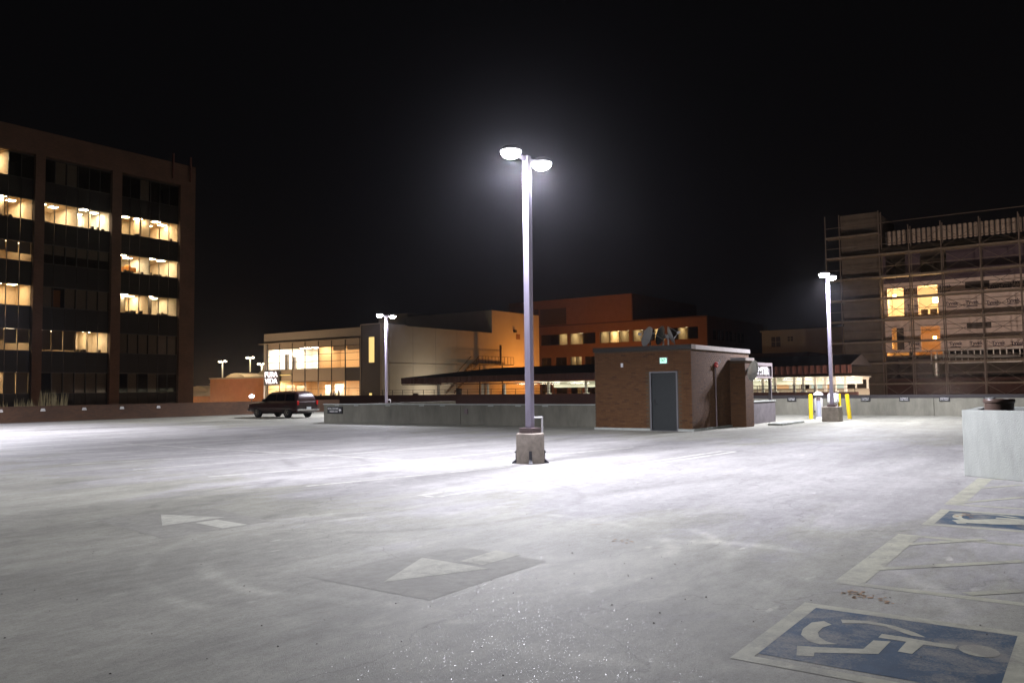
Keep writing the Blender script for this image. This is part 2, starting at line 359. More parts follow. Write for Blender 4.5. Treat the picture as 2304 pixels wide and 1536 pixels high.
def text(name, s, size, m, right, up, center, parent, extrude=.01, bold=0, width=None):
    k = (s, size, extrude, bold, width, m)
    if k not in _txt:
        c = bpy.data.curves.new('lettering', 'FONT'); c.body = s; c.size = size; c.extrude = extrude; c.offset = bold; c.align_x = 'CENTER'; c.align_y = 'CENTER'; c.space_line = .95; c.resolution_u = 3
        t = bpy.data.objects.new('tmp', c); COL.objects.link(t); bpy.context.view_layer.update()
        me = bpy.data.meshes.new_from_object(t); bpy.data.objects.remove(t)
        if width:
            xs = [v.co.x for v in me.vertices]; sc = width/(max(xs)-min(xs)); mid = (max(xs)+min(xs))/2
            for v in me.vertices: v.co.x = (v.co.x-mid)*sc
        me.materials.clear(); me.materials.append(M[m]); _txt[k] = me
    o = bpy.data.objects.new(name, _txt[k]); COL.objects.link(o); o.parent = parent
    r = Vector(right).normalized(); u = Vector(up).normalized(); n = r.cross(u); p = Vector(center)-ORG.get(parent, Vector((0,0,0)))
    o.matrix_local = Matrix(((r.x,u.x,n.x,p.x),(r.y,u.y,n.y,p.y),(r.z,u.z,n.z,p.z),(0,0,0,1)))
    return o
FX = dict(right=(0,-1,0), up=(0,0,1))      # lettering on a face that looks towards -X
FY = dict(right=(1,0,0), up=(0,0,1))       # lettering on a face that looks towards -Y
def room(parent, name, lo, hi, m, openside):
    x0,y0,z0 = lo; x1,y1,z1 = hi
    q = {'-x': ((x0,y0,z0),(x0,y1,z0),(x0,y1,z1),(x0,y0,z1)), '+x': ((x1,y0,z0),(x1,y0,z1),(x1,y1,z1),(x1,y1,z0)),
         '-y': ((x0,y0,z0),(x0,y0,z1),(x1,y0,z1),(x1,y0,z0)), '+y': ((x0,y1,z0),(x1,y1,z0),(x1,y1,z1),(x0,y1,z1)),
         '-z': ((x0,y0,z0),(x1,y0,z0),(x1,y1,z0),(x0,y1,z0)), '+z': ((x0,y0,z1),(x0,y1,z1),(x1,y1,z1),(x1,y0,z1))}
    b = MB()
    for k, p in q.items():
        if k != openside: b.quad(*p)
    return b.build(name, m, parent)
def spot(name, loc, parent, power, size=170, blend=.5, col=(.89, .88, 1.0), rad=.12):
    l = bpy.data.lights.new(name, 'SPOT'); l.energy = power; l.spot_size = R(size); l.spot_blend = blend; l.color = col; l.shadow_soft_size = rad
    # wide throw optics: less light straight down, most at about 60 degrees, as area luminaires do
    l.use_nodes = True; nt = l.node_tree; e = nt.nodes['Emission']; tc = nt.nodes.new('ShaderNodeTexCoord'); sx = nt.nodes.new('ShaderNodeSeparateXYZ')
    ab = nt.nodes.new('ShaderNodeMath'); ab.operation = 'ABSOLUTE'; mr = nt.nodes.new('ShaderNodeMapRange'); mr.interpolation_type = 'SMOOTHSTEP'
    mr.inputs[1].default_value = .50; mr.inputs[2].default_value = 1.0; mr.inputs[3].default_value = 1.0; mr.inputs[4].default_value = NADIR
    nt.links.new(tc.outputs['Normal'], sx.inputs[0]); nt.links.new(sx.outputs[2], ab.inputs[0]); nt.links.new(ab.outputs[0], mr.inputs[0]); nt.links.new(mr.outputs[0], e.inputs['Strength'])
    o = bpy.data.objects.new(name, l); COL.objects.link(o); o.parent = parent; o.location = Vector(loc)-ORG.get(parent, Vector((0,0,0))); return o
NADIR = .58
def point(name, loc, parent, power, col, rad=.15):
    l = bpy.data.lights.new(name, 'POINT'); l.energy = power; l.color = col; l.shadow_soft_size = rad
    o = bpy.data.objects.new(name, l); COL.objects.link(o); o.parent = parent; o.location = Vector(loc)-ORG.get(parent, Vector((0,0,0))); return o

# ------------------------------------------------------------------ the setting: street far below, parking deck, walls
st = MB().quad((-600,-600,-6),(900,-600,-6),(900,900,-6),(-600,900,-6)).build('street_ground', 'patch')
tag(st, 'dark street level ground below the parking deck', kind='structure')
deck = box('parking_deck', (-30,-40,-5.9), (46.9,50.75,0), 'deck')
tag(deck, 'pale worn concrete top deck of the parking garage', kind='structure')
def flat(name, pts, m, z, parent=deck):
    return MB().add([(p[0],p[1],z) for p in pts], [list(range(len(pts)))] if sum(pts[i][0]*pts[(i+1)%len(pts)][1]-pts[(i+1)%len(pts)][0]*pts[i][1] for i in range(len(pts))) > 0 else [list(range(len(pts)))[::-1]]).build(name, m, parent)
def stripe(a, b, wd, m='line_paint_pale', z=.0015, name='painted_line'):
    a = Vector(a[:2]); b = Vector(b[:2]); d = (b-a).normalized(); n = Vector((-d.y, d.x))*(wd/2)
    return flat(name, [a-n, b-n, b+n, a+n], m, z)

# parking stripes (row in front of the lamp), each a painted line
for a, b in [((160,1044),(760,1012)), ((300,1056),(1050,1001)), ((469,1072),(940,1036)), ((940,1036),(1152,1013)), ((690,1093),(1150,1049)),
             ((1236,1023),(1425,1006)), ((54,1036),(420,1019)), ((0,1022.5),(240,1013)), ((0,1012),(120,1007))]:
    stripe(gp(*a), gp(*b), .10)
stripe(gp(250,996), gp(930,1035.5), .10)
pa, pb = gp(960,1116), gp(1640,1015)
dn = Vector((0,1))*.17
stripe(pa-dn, pb-dn, .09); stripe(pa+dn, pb+dn, .09)
stripe(pb-dn, pb+dn, .09, z=.003); stripe(pa-dn, pa+dn, .09, z=.003)
for k in range(9):      # the far row, seen at a grazing angle
    stripe((14.4, 22+2.72*k), (19.4, 22+2.72*k-.5), .10)
    stripe((9.6, 22+2.72*k), (14.3, 22+2.72*k-.1), .10)
# arrows on darker patches
flat('asphalt_patch', [gp(205,1168),gp(370,1212),gp(610,1172),gp(480,1143)], 'patch_dark', .0015)
flat('asphalt_patch', [gp(690,1297),gp(965,1350),gp(1230,1262),gp(1040,1230)], 'patch_dark', .0015)
flat('painted_arrow_head', [gp(362,1157),gp(365,1182),gp(505,1163)], 'arrow_paint', .003)
flat('painted_arrow_shaft', [gp(440,1176),gp(488,1168.5),gp(557,1180),gp(500,1188)], 'arrow_paint', .003)
flat('painted_arrow_head', [gp(863,1309),gp(950,1254),gp(1100,1279)], 'arrow_paint', .003)
flat('painted_arrow_shaft', [gp(1035,1262),gp(1115,1238),gp(1172,1247),gp(1085,1271)], 'arrow_paint', .003)
# accessible stalls on the right: blue panels with white borders, striped aisles between
def panel(x0, x1, y1, y0, bw=.11):
    flat('blue_panel', [(x0+bw*1.6,y0+bw),(x1-bw,y0+bw),(x1-bw,y1-bw),(x0+bw*1.6,y1-bw)], 'blue_paint', .0015)
    flat('painted_line', [(x0,y1-bw),(x1,y1-bw),(x1,y1),(x0,y1)], 'line_paint', .0022)
    flat('painted_line', [(x0,y0),(x1,y0),(x1,y0+bw),(x0,y0+bw)], 'line_paint', .0022)
    flat('painted_line', [(x0,y0+bw),(x0+bw,y0+bw),(x0+bw,y1-bw),(x0,y1-bw)], 'line_paint', .0022)
    flat('painted_line', [(x1-bw,y0+bw),(x1,y0+bw),(x1,y1-bw),(x1-bw,y1-bw)], 'line_paint', .0022)
panel(4.79, 6.31, 1.865, .40)
Z = lambda pts: [gp(1600+.3229*a, 1040+.3229*b) for a, b in pts]
SYM = [
 [(600,1278),(720,1285),(1060,1300),(1130,1240),(1250,1248),(1165,1335),(720,1325),(715,1352),(595,1345)],
 [(840,1130),(785,1105),(700,1115),(640,1160),(626,1200),(680,1245),(760,1268),(880,1266),(800,1246),(752,1215),(745,1185),(780,1150)],
 [(905,1095),(1100,1105),(1280,1140),(1420,1185),(1497,1220),(1400,1208),(1345,1190),(1220,1145),(1080,1122),(915,1120)],
 [(1190,1195),(1330,1215),(1560,1255),(1720,1272),(1700,1300),(1480,1270),(1400,1335),(1300,1318),(1360,1250),(1165,1220)],
 [(1870+145*math.cos(t)*1.0, 1314+40*math.sin(t)+20*math.cos(t)) for t in [2*math.pi*i/18 for i in range(18)]]]
sym = MB()
for poly in SYM:
    q = Z(poly); sym.add([(p.x,p.y,.0028) for p in q], [list(range(len(q)))])
so = sym.build('wheelchair_symbol', 'line_paint', deck)
so['label'] = 'cream wheelchair symbol painted on the nearest blue panel'
so2 = so.copy(); COL.objects.link(so2); so2.parent = deck; so2.location = so.location+Vector((5.72,-.12,0)); so2['label'] = 'worn wheelchair symbol on the farther blue panel'
panel(10.5, 11.9, 1.76, .15)
flat('worn_paint', [(10.85,1.45),(11.0,1.52),(11.35,1.1),(11.5,.6),(11.3,.45),(11.05,.8),(10.9,1.1)], 'line_paint', .0042)
# aisle hatching
def aisle(x0, x1, y1, ln=3.2):
    flat('painted_line', [(x0,y1-.22),(x1,y1-.22),(x1,y1),(x0,y1)], 'line_paint', .0015)
    flat('painted_line', [(x0,y1-ln),(x0+.11,y1-ln),(x0+.11,y1-.22),(x0,y1-.22)], 'line_paint', .0015)
    flat('painted_line', [(x1-.11,y1-ln),(x1,y1-ln),(x1,y1-.22),(x1-.11,y1-.22)], 'line_paint', .0015)
aisle(7.05, 9.72, 1.86, 3.4)
for a, b in [((2027,1225),(2215,1213)), ((1958,1280),(2304,1262)), ((2175,1336),(2304,1328))]:
    stripe(gp(*a), gp(*b), .105, 'line_paint', .003)
aisle(12.4, 16.1, 1.80, 3.4)
for a, b in [((2160,1131),(2304,1118)), ((2205,1098),(2304,1090))]:
    stripe(gp(*a), gp(*b), .10, 'line_paint', .003)
# rust marks
def blot(x, y, rx, ry, n=22, seed=0):
    rr = random.Random(seed); c = gp(x, y); b = MB()
    for i in range(n):
        a = rr.uniform(0, 6.28); d = rr.random()**.6; p = Vector((c.x+rx*d*math.cos(a), c.y+ry*d*math.sin(a))); s = rr.uniform(.006, .022)
        b.add([(p.x+s*math.cos(t)*rr.uniform(.6,1.3), p.y+s*math.sin(t)*rr.uniform(.6,1.3), .003) for t in [6.283*k/6 for k in range(6)]], [list(range(6))])
    return b.build('rust_stain', 'rust', deck)
blot(1930,1337,.13,.12,40,1); blot(1985,1350,.10,.03,5,2); blot(2000,1355,.06,.03,4,3); blot(2170,1160,.22,.1,30,4); blot(1400,1217,.10,.14,16,5); blot(1395,1038,.25,.5,40,6)
# scattered bits of grit and gravel
rr = random.Random(3); gr = MB()
for i in range(900):
    t = rr.random(); x = rr.uniform(2.2, 16); y = rr.uniform(-.5, 18)
    s = rr.uniform(.003, .009); h = s*rr.uniform(.5, 1.1)
    a = rr.uniform(0, 6.28); pts = [(x+s*math.cos(a+k*2.09+rr.uniform(-.4,.4)), y+s*math.sin(a+k*2.09)) for k in range(3)]
    gr.add([(p[0],p[1],.0005) for p in pts]+[(x,y,h)], [[0,1,3],[1,2,3],[2,0,3]])
go = gr.build('grit', 'pole_box', None); tag(go, 'scattered dark grit lying on the concrete deck', kind='stuff')

# ------------------------------------------------------------------ lamps on the deck
def lamp_post(x, y, h, label, square, power, head=True):
    o = empty('lamp_post', (x, y, 0), label, 'lamp post', 'twin headed lamp posts on the deck')
    if square: box('concrete_base', (x-.36,y-.36,0), (x+.36,y+.36,.66), 'concrete_base', o, bevel=.02)
    else:
        MB().lathe([(.305,0),(.305,.60),(.295,.635),(.27,.65)], (x,y,0), 32).build('concrete_base', 'concrete_base', o, smooth=True)
        for a in (0, math.pi/2, math.pi, -math.pi/2):
            ang = a+R(215.5+3)-0.06
            d = Vector((math.cos(ang), math.sin(ang), 0)); n = Vector((-d.y, d.x, 0)); c = Vector((x,y,0))
            b = MB()
            b.add([c+d*.302-n*.035+Vector((0,0,.0)), c+d*.302+n*.035, c+d*.302+n*.03+Vector((0,0,.28)), c+d*.302-n*.03+Vector((0,0,.28)),
                   c+d*.318-n*.035, c+d*.318+n*.035, c+d*.318+n*.03+Vector((0,0,.28)), c+d*.318-n*.03+Vector((0,0,.28))],
                  [[0,1,2,3],[4,7,6,5],[0,4,5,1],[1,5,6,2],[2,6,7,3],[3,7,4,0]])
            b.add([c+d*.318-n*.045+Vector((0,0,.002)), c+d*.318+n*.045+Vector((0,0,.002)), c+d*.40+n*.045+Vector((0,0,.002)), c+d*.40-n*.045+Vector((0,0,.002)),
                   c+d*.318-n*.03+Vector((0,0,.09)), c+d*.318+n*.03+Vector((0,0,.09)), c+d*.40+n*.045+Vector((0,0,.016)), c+d*.40-n*.045+Vector((0,0,.016))],
                  [[0,3,2,1],[4,5,6,7],[0,1,5,4],[2,3,7,6],[1,2,6,5],[3,0,4,7]])
            b.tube(c+d*.31+Vector((0,0,.24)), c+d*.34+Vector((0,0,.24)), .014, 6)
            b.build('bracket', 'bracket_dark', o)
    zb = .66 if square else .65
    box('hand_hole_cover', (x-.081,y-.04,zb+.45), (x-.0735,y+.04,zb+.62), 'pole', o)
    box('cover_box', (x-.17,y-.17,zb), (x+.17,y+.17,zb+.11), 'pole_box', o, bevel=.006)
    box('pole', (x-.073,y-.073,zb+.11), (x+.073,y+.073,h), 'pole', o, bevel=.012)
    MB().tube((x+.05,y-.07,zb+.33), (x+.19,y-.19,zb+.33), .018, 8).tube((x+.19,y-.19,zb+.345), (x+.19,y-.19,zb-.02), .022, 8).build('conduit', 'white_enamel', o)
    for s in (-1, 1):
        b = MB().bar((x+s*.06,y,h-.08), (x+s*.42,y,h-.04), .06, .08); b.build('arm', 'pole', o)
        cx = x+s*.60
        hd = MB().lathe([(.05,.09),(.14,.08),(.20,.045),(.23,.0),(.23,-.03),(.215,-.03)], (cx,y,h), 20).build('lamp_head', 'lamp_housing', o, smooth=True)
        MB().lathe([(.215,-.031),(.21,-.075),(.175,-.13),(.115,-.165),(.05,-.178),(.001,-.18)], (cx,y,h), 20).build('lens', 'lamp_lens', hd, smooth=True)
        spot('lamp_light', (cx,y,h-.32), o, power)
    return o
LAMP = 5250
lamp_post(14.85, 10.14, 6.72, 'tallest looking twin lamp post, on a round concrete base in mid deck', False, LAMP)
lamp_post(38.25, 9.85, 6.55, 'twin lamp post on a square concrete base beside the yellow bollards', True, LAMP)
lamp_post(39.75, 38.6, 6.6, 'distant twin lamp post rising behind the low concrete ramp wall', True, LAMP)
lamp_post(14.85, 38.6, 6.6, 'twin lamp post past the left picture edge that lights the far left deck', True, LAMP)

# ------------------------------------------------------------------ low walls round the deck
rw = empty('ramp_wall', (29.5, 25, 0), 'low grey concrete ramp wall between the dark car and brick hut', 'wall')
for y0, y1 in ((24.0,33.15), (16.0,23.97)):
    box('wall_panel', (29.5,y0,0), (29.75,y1,.90), 'concrete', rw, bevel=.01)
box('wall_panel', (29.76,32.9,0), (40,33.15,.90), 'concrete', rw)
box('coping', (29.46,16.0,.90), (29.79,33.18,.945), 'concrete_pale', rw)  # paler than the panels: the lamp-lit top is put into its colour
box('joint_box', (29.45,23.55,.50), (29.5,23.72,.72), 'pole_box', rw)
for y in (32.0,30.6,28.4,26.2,24.9,22.1,20.6,19.2):
    box('cast_pad', (29.485,y,.84), (29.5,y+.3,.895), 'concrete_pale', rw)
sg = empty('direction_sign', (29.47,32.29,.45), 'black sign with white lettering and arrow on the ramp wall', 'sign')
box('plate', (29.455,31.74,.45), (29.495,32.84,.80), 'black_plate', sg)
text('lettering', 'RETAIL CUSTOMER', .13, 'white_letter', center=(29.452,32.40,.695), parent=sg, extrude=.002, bold=.002, width=.80, **FX)
text('lettering', 'PARKING ONLY', .13, 'white_letter', center=(29.452,32.34,.555), parent=sg, extrude=.002, bold=.002, width=.62, **FX)
MB().add([(29.45,31.78,.625),(29.45,31.92,.71),(29.45,31.92,.655),(29.45,31.97,.655),(29.45,31.97,.595),(29.45,31.92,.595),(29.45,31.92,.54)], [[0,1,2,3,4,5,6]]).build('arrow', 'white_letter', sg)

bp = empty('brick_parapet', (20, 50.4, 0), 'long low brown brick parapet along the left deck edge', 'wall')
box('brickwork', (-10,50.4,0), (46.5,50.7,.88), 'parapet_brick', bp); box('coping', (-10,50.38,.88), (46.5,50.72,.93), 'parapet_brick', bp)
for i, (x, wd) in enumerate([(21.15,'leftmost, cut by the picture edge'),(23.44,'second from the left'),(25.85,'third from the left'),(28.22,'fourth from the left'),(30.70,'rightmost, nearest the car')]):
    s = empty('stall_sign', (x,50.37,.6), f'small pale striped stall sign on the brick parapet, {wd}', 'sign', 'small stall signs on the brick parapet')
    box('plate', (x-.15,50.375,.60), (x+.15,50.398,.80), 'parapet_brick', s)
    for zz, hw in ((.745,.10),(.690,.13),(.635,.14)): box('pale_bar', (x-hw,50.366,zz), (x+hw,50.374,zz+.034), 'white_letter', s)

fw_ = empty('far_wall', (46.5,4,0), 'stained pale concrete wall along the far right deck edge', 'wall')
for y0, y1 in ((13.0,20.0),(7.02,12.98),(1.02,7.0),(-5,1.0),(-11,-5.02)):
    box('wall_panel', (46.5,y0,0), (46.75,y1,.90), 'concrete', fw_)
box('coping', (46.6,-11,.90), (46.8,20,1.08), 'roofing', fw_)  # dark strip added where the unlit terrace wall shows above
for i, (y, wd) in enumerate([(14.11,'just right of the hut sign post'),(10.25,'first right of the leaning bollard'),(8.37,'second right of the bollards'),(6.52,'third right of the bollards'),(4.56,'above the brown bin')]):
    s = empty('compact_sign', (46.47,y,.75), f'small dark sign on the far wall, {wd}', 'sign', 'small dark signs on the far wall')
    box('plate', (46.46,y-.24,.74), (46.498,y+.24,.97), 'black_plate', s)
    text('lettering', 'COMPACT\nCAR ONLY', .085, 'white_letter', center=(46.456,y,.855), parent=s, extrude=.002, width=.38, **FX)

# ------------------------------------------------------------------ brick stair hut
HX0, HX1, HY0, HY1, HZ = 28.1, 34.1, 12.1, 16.1, 3.0
hut = empty('brick_hut', (HX0, HY0, 0), 'small flat roofed brown brick stair hut with a grey steel door', 'building')
DY0, DY1, DZ = 12.70, 13.70, 2.13
mb = MB()
mb.box((HX0+.012,HY0+.012,0),(HX0+.2,DY0,HZ)).box((HX0+.012,DY1,0),(HX0+.2,HY1,HZ)).box((HX0+.012,DY0,DZ),(HX0+.2,DY1,HZ))
mb.box((HX0+.2,HY0+.012,0),(HX1-.012,HY0+.3,HZ)).box((HX0+.2,HY1-.3,0),(HX1,HY1,HZ)).box((HX1-.3,HY0+.3,0),(HX1-.012,HY1-.3,HZ))
mb.build('wall', 'mortar', hut)
box('roof', (HX0+.2,HY0+.3,HZ-.25), (HX1-.3,HY1-.3,HZ-.15), 'roofing', hut)
BL, BH = .2033, .0677
bricks = []
nrow = int((HZ-.09)/BH)
for r in range(nrow):
    z = .09+r*BH; off = (r % 2)*BL/2
    k = 0
    y = HY0-off
    while y < HY1-.01:
        a, b = max(y, HY0), min(y+BL-.010, HY1)
        if b-a > .05 and not (b > DY0-.06 and a < DY1+.06 and z < DZ+.04): bricks.append(('f', a, b, z))
        y += BL
    x = HX0-(BL/2-off)
    while x < HX1-.01:
        a, b = max(x, HX0), min(x+BL-.010, HX1)
        if b-a > .05: bricks.append(('s', a, b, z))
        x += BL
full = [i for i, b in enumerate(bricks) if b[0] == 'f' and abs(b[2]-b[1]-(BL-.010)) < 1e-4]
full.sort(key=lambda i: (bricks[i][1]-0)**2+(bricks[i][3]-1.2)**2*.6)
pick = set(full[:300])
bmf = boxmesh('brick', (HX0-.004-HX0, 0, 0), (.10, BL-.010, BH-.010), 'hut_brick', bevel=.003)
rest = MB()
for i, (s, a, b, z) in enumerate(bricks):
    if i in pick: inst(bmf, 'brick', (HX0+random.uniform(-.002,.001), a, z), hut)
    elif s == 'f': rest.box((HX0-.003,a,z),(HX0+.1,b,z+BH-.010))
    else: rest.box((a if a > HX0+.001 else HX0+.1003,HY0-.003,z),(b,HY0+.1,z+BH-.010))
ro = rest.build('brickwork', 'hut_brick', hut); ro['kind'] = 'stuff'
MB().box((HX0-.05,DY1+.06,0),(HX0-.003,HY1+.03,.085)).box((HX0-.05,HY0-.06,0),(HX0-.003,DY0-.06,.085)).box((HX0-.003,HY0-.06,0),(HX1,HY0-.004,.085)).build('base_curb', 'concrete_pale', hut)
# parapet cap
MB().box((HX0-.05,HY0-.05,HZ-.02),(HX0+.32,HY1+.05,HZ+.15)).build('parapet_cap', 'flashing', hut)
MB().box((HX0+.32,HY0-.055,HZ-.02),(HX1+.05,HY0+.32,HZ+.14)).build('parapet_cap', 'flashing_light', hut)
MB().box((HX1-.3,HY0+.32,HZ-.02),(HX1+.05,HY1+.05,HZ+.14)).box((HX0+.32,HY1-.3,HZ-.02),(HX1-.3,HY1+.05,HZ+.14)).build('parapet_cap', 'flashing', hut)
# door
MB().box((HX0-.02,DY0-.06,0),(HX0+.1,DY0,DZ+.06)).box((HX0-.02,DY1,0),(HX0+.1,DY1+.06,DZ+.06)).box((HX0-.02,DY0,DZ),(HX0+.1,DY1,DZ+.06)).build('door_frame', 'frame_grey', hut)
dr = box('door', (HX0+.045,DY0+.004,.012), (HX0+.09,DY1-.004,DZ-.004), 'door_grey', hut)
MB().box((HX0+.03,DY1-.14,.98),(HX0+.044,DY1-.09,1.16)).bar((HX0+.01,DY1-.115,1.0),(HX0+.01,DY1-.24,1.0),.025,.025).build('door_handle', 'car_dark', dr)
box('threshold', (HX0-.03,DY0+.004,0), (HX0+.044,DY1-.004,.010), 'flashing_light', hut)
# wing wall that stands out from the right side
WX0, WX1, WY = 31.88, 32.78, 11.47
wing = MB().box((WX0+.006,WY+.006,0),(WX1-.006,HY0-.004,2.62)).build('wing_wall', 'mortar', hut)
wb = MB()
for r in range(int(2.55/BH)):
    z = .02+r*BH; off = (r % 2)*BL/2
    y = WY-off
    while y < HY0-.02:
        a, b = max(y, WY), min(y+BL-.01, HY0-.006)
        if b-a > .04: wb.box((WX0,a,z),(WX0+.08,b,z+BH-.01)); wb.box((WX1-.08,a,z),(WX1,b,z+BH-.01))
        y += BL
    x = WX0+.081-(BL/2-off)
    while x < WX1-.09:
        a, b = max(x, WX0+.081), min(x+BL-.01, WX1-.081)
        if b-a > .03: wb.box((a,WY-.001,z),(b,WY+.07,z+BH-.01))
        x += BL
wbo = wb.build('brickwork', 'hut_brick', wing); wbo['kind'] = 'stuff'
box('wing_cap', (WX0-.05,WY-.05,2.62), (WX1+.05,HY0-.06,2.74), 'flashing_light', hut)
# devices on the hut
ex = empty('exit_sign', (HX0-.03,13.16,2.47), 'glowing green and white exit sign above the hut door', 'sign')
box('housing', (HX0-.06,12.99,2.465), (HX0-.005,13.33,2.705), 'flashing_light', ex)
box('face', (HX0-.064,13.03,2.49), (HX0-.0605,13.29,2.68), 'exit_face', ex)
text('lettering', 'EXIT', .15, 'exit_letter', center=(HX0-.067,13.16,2.585), parent=ex, extrude=.001, bold=.004, width=.20, **FX)
box('junction_box', (HX0-.05,14.85,2.38), (HX0-.005,14.93,2.53), 'white_enamel').__setitem__('label', 'small white box on the brick hut left of the door')
bpy.data.objects['junction_box']['category'] = 'box'
al = empty('alarm_bell', (30.38,HY0-.05,2.4), 'red alarm with white strobe on the hut side', 'alarm')
MB().lathe([(.10,0),(.11,.04),(.09,.09),(.03,.10)], (30.38,HY0-.004,2.44), 14, axis=(0,-1,0)).build('bell', 'red_device', al, smooth=True)
MB().tube((30.42,HY0-.11,2.47),(30.50,HY0-.16,2.55),.03,8).tube((30.50,HY0-.16,2.55),(30.50,HY0-.16,2.66),.012,6).build('strobe', 'white_enamel', al)
dp = MB().tube((30.32,HY0-.035,0.086),(30.32,HY0-.035,2.36),.028,8).build('downpipe', 'pole_box', None); tag(dp, 'thin dark pipe running down the hut side', 'pipe')

def dish(name, c, ax, rad, m, label, mesh=False, post=None):
    o = empty(name, c, label, 'dish', 'satellite dishes on the hut'); a = Vector(ax).normalized(); c = Vector(c)
    prof = [(.001+rad*t, -rad*.28*(1-t*t)) for t in (0,.2,.4,.6,.8,1)]+[(rad*1.0, .012)]+[(.001+rad*t, -rad*.28*(1-t*t)+.012) for t in (.8,.5,.2,0)]
    rf = MB().lathe(prof, c, 28, axis=a).build('reflector', m, o, smooth=True)
    u = a.cross(Vector((0,0,1))).normalized(); v = u.cross(a)
    if mesh:
        b = MB()
        for i in range(-5, 6):
            t = i/5.5; h = math.sqrt(1-t*t)
            for w1, w2 in ((u, v), (v, u)):
                pts = [c+w1*(rad*t)+w2*(rad*h*s)+a*(-rad*.28*(1-t*t-h*h*s*s)-.012) for s in (-1,-.5,0,.5,1)]
                for p, q in zip(pts, pts[1:]): b.bar(p, q, .014, .010)
        b.build('rib', 'flashing_light', rf)
    f = c+a*rad*.75
    b = MB()
    for ang in (1.57, 3.66, 5.76): b.tube(c+u*(rad*math.cos(ang))+v*(rad*math.sin(ang)), f, .010, 6)
    b.build('feed_arm', 'dish_grey', o)
    MB().lathe([(.025,-.05),(.05,-.03),(.05,.06),(.03,.08)], f, 10, axis=a).build('receiver', 'white_enamel', o, smooth=True)
    MB().lathe([(.09,-.10),(.09,.0),(.05,.02)], c-a*rad*.30, 10, axis=a).build('mount', 'dish_grey', o)
    if post is not None: MB().tube(c-a*rad*.33, (c.x-a.x*rad*.33, c.y-a.y*rad*.33, post), .035, 8).build('mast', 'dish_grey', o)
    return o
dish('satellite_dish', (28.95,14.25,3.56), (-.80,.62,.30), .40, 'dish_grey', 'pale ribbed satellite dish, leftmost on the hut roof', True, HZ+.152-.3)
dish('satellite_dish', (29.5,13.95,3.62), (-.85,.70,.25), .38, 'dish_dark', 'dark satellite dish, middle one on the hut roof', False, HZ-.15)
dish('satellite_dish', (29.2,13.35,3.58), (.45,-.80,.35), .37, 'dish_grey', 'satellite dish seen edge-on, rightmost on the hut roof', False, HZ-.15)
dish('satellite_dish', (32.12,11.24,2.22), (-.15,-.96,-.20), .41, 'dish_grey', 'grey satellite dish fixed to the wing wall of the hut', False)
bk = bpy.data.objects['satellite_dish.003']
MB().bar((32.12,11.47,2.25),(32.12,11.36,2.24),.05,.05).build('bracket', 'steel', bk)

# slab, low wall and lettered sign to the right of the hut
lw = empty('low_wall', (36,12.1,0), 'short stained concrete wall right of the brick hut', 'wall')
box('wall_panel', (34.16,12.1,0), (37.4,12.35,.93), 'stained_concrete', lw, bevel=.01)
box('coping', (34.16,12.07,.93), (37.43,12.38,.97), 'concrete_pale', lw)
box('lit_end_face', (37.405,12.11,0.001), (37.42,12.34,.929), 'concrete_pale', lw)  # paler than the wall panel: lamp light on this end painted in
wk = box('walk_slab', (33.6,10.6,0), (36.6,11.2,.09), 'concrete_pale', None, bevel=.01); tag(wk, 'low concrete kerb slab beside the hut wing wall', 'kerb')
cs = empty('framed_sign', (36,12.2,.97), 'mauve framed sign with white letters on posts right of the hut', 'sign')
SZ0, SZ1 = 1.95, 2.62
box('post', (37.05,12.16,.97), (37.17,12.28,SZ0), 'sign_dark', cs); box('post', (34.4,12.16,.97), (34.52,12.28,SZ0), 'sign_dark', cs)
box('back_panel', (34.35,12.19,SZ0), (37.2,12.25,SZ1), 'sign_back', cs)
MB().box((34.35,12.12,SZ1-.13),(37.2,12.19,SZ1+.01)).box((34.35,12.12,SZ0-.01),(37.2,12.19,SZ0+.08)).box((37.1,12.12,SZ0+.08),(37.2,12.19,SZ1-.13)).build('frame', 'sign_frame', cs)
text('lettering', 'CENTER', .44, 'white_enamel', center=(35.75,12.17,(SZ0+SZ1)/2-.03), parent=cs, extrude=.02, bold=.012, width=2.1, **FY)

# ------------------------------------------------------------------ bollards and bins
def bollard(x, y, lean, label):
    o = MB().lathe([(.095,0),(.095,1.13),(.085,1.17),(.05,1.195),(.001,1.20)], (0,0,0), 18).build('bollard', 'yellow', None, smooth=True)
    o.location = (x,y,0); o.rotation_euler = lean; tag(o, label, 'bollard', 'yellow bollards by the lamp post')
b1 = gp(1825,942); bollard(b1.x, b1.y, (0,0,0), 'yellow bollard left of the bins')
b2 = gp(1889,940); bollard(b2.x, b2.y, (0,0,0), 'yellow bollard partly behind the square lamp base')
b3 = gp(1912,942); bollard(b3.x, b3.y, (R(-4.2),R(-2),0), 'leaning yellow bollard, rightmost of the three')
o = empty('litter_bin', (41.6,11.35,0), 'silver litter bin with a white mushroom lid beside the left bollard', 'bin')
c = (41.6,11.35,0)
MB().lathe([(.19,0),(.20,.03),(.20,.95),(.15,1.02)], c, 20).build('bin_body', 'dish_grey', o, smooth=True)
MB().lathe([(.15,1.02),(.15,1.12)], c, 16).build('neck', 'car_dark', o)
MB().lathe([(.20,1.12),(.235,1.15),(.225,1.20),(.15,1.27),(.06,1.30),(.001,1.305)], c, 20).build('lid', 'white_enamel', o, smooth=True)
MB().box((41.38,11.45,.30),(41.42,11.5,.38)).build('latch', 'car_dark', o)
o = empty('standpipe', (40.7,11.1,0), 'slim blue-grey standpipe on a flange in front of the litter bin', 'pipe')
c = (40.7,11.1,0)
MB().lathe([(.17,0),(.17,.03),(.14,.05),(.13,.10)], c, 18).build('flange', 'white_enamel', o, smooth=True)
MB().lathe([(.10,.10),(.10,.88)], c, 18).build('pipe', 'greyblue', o, smooth=True)
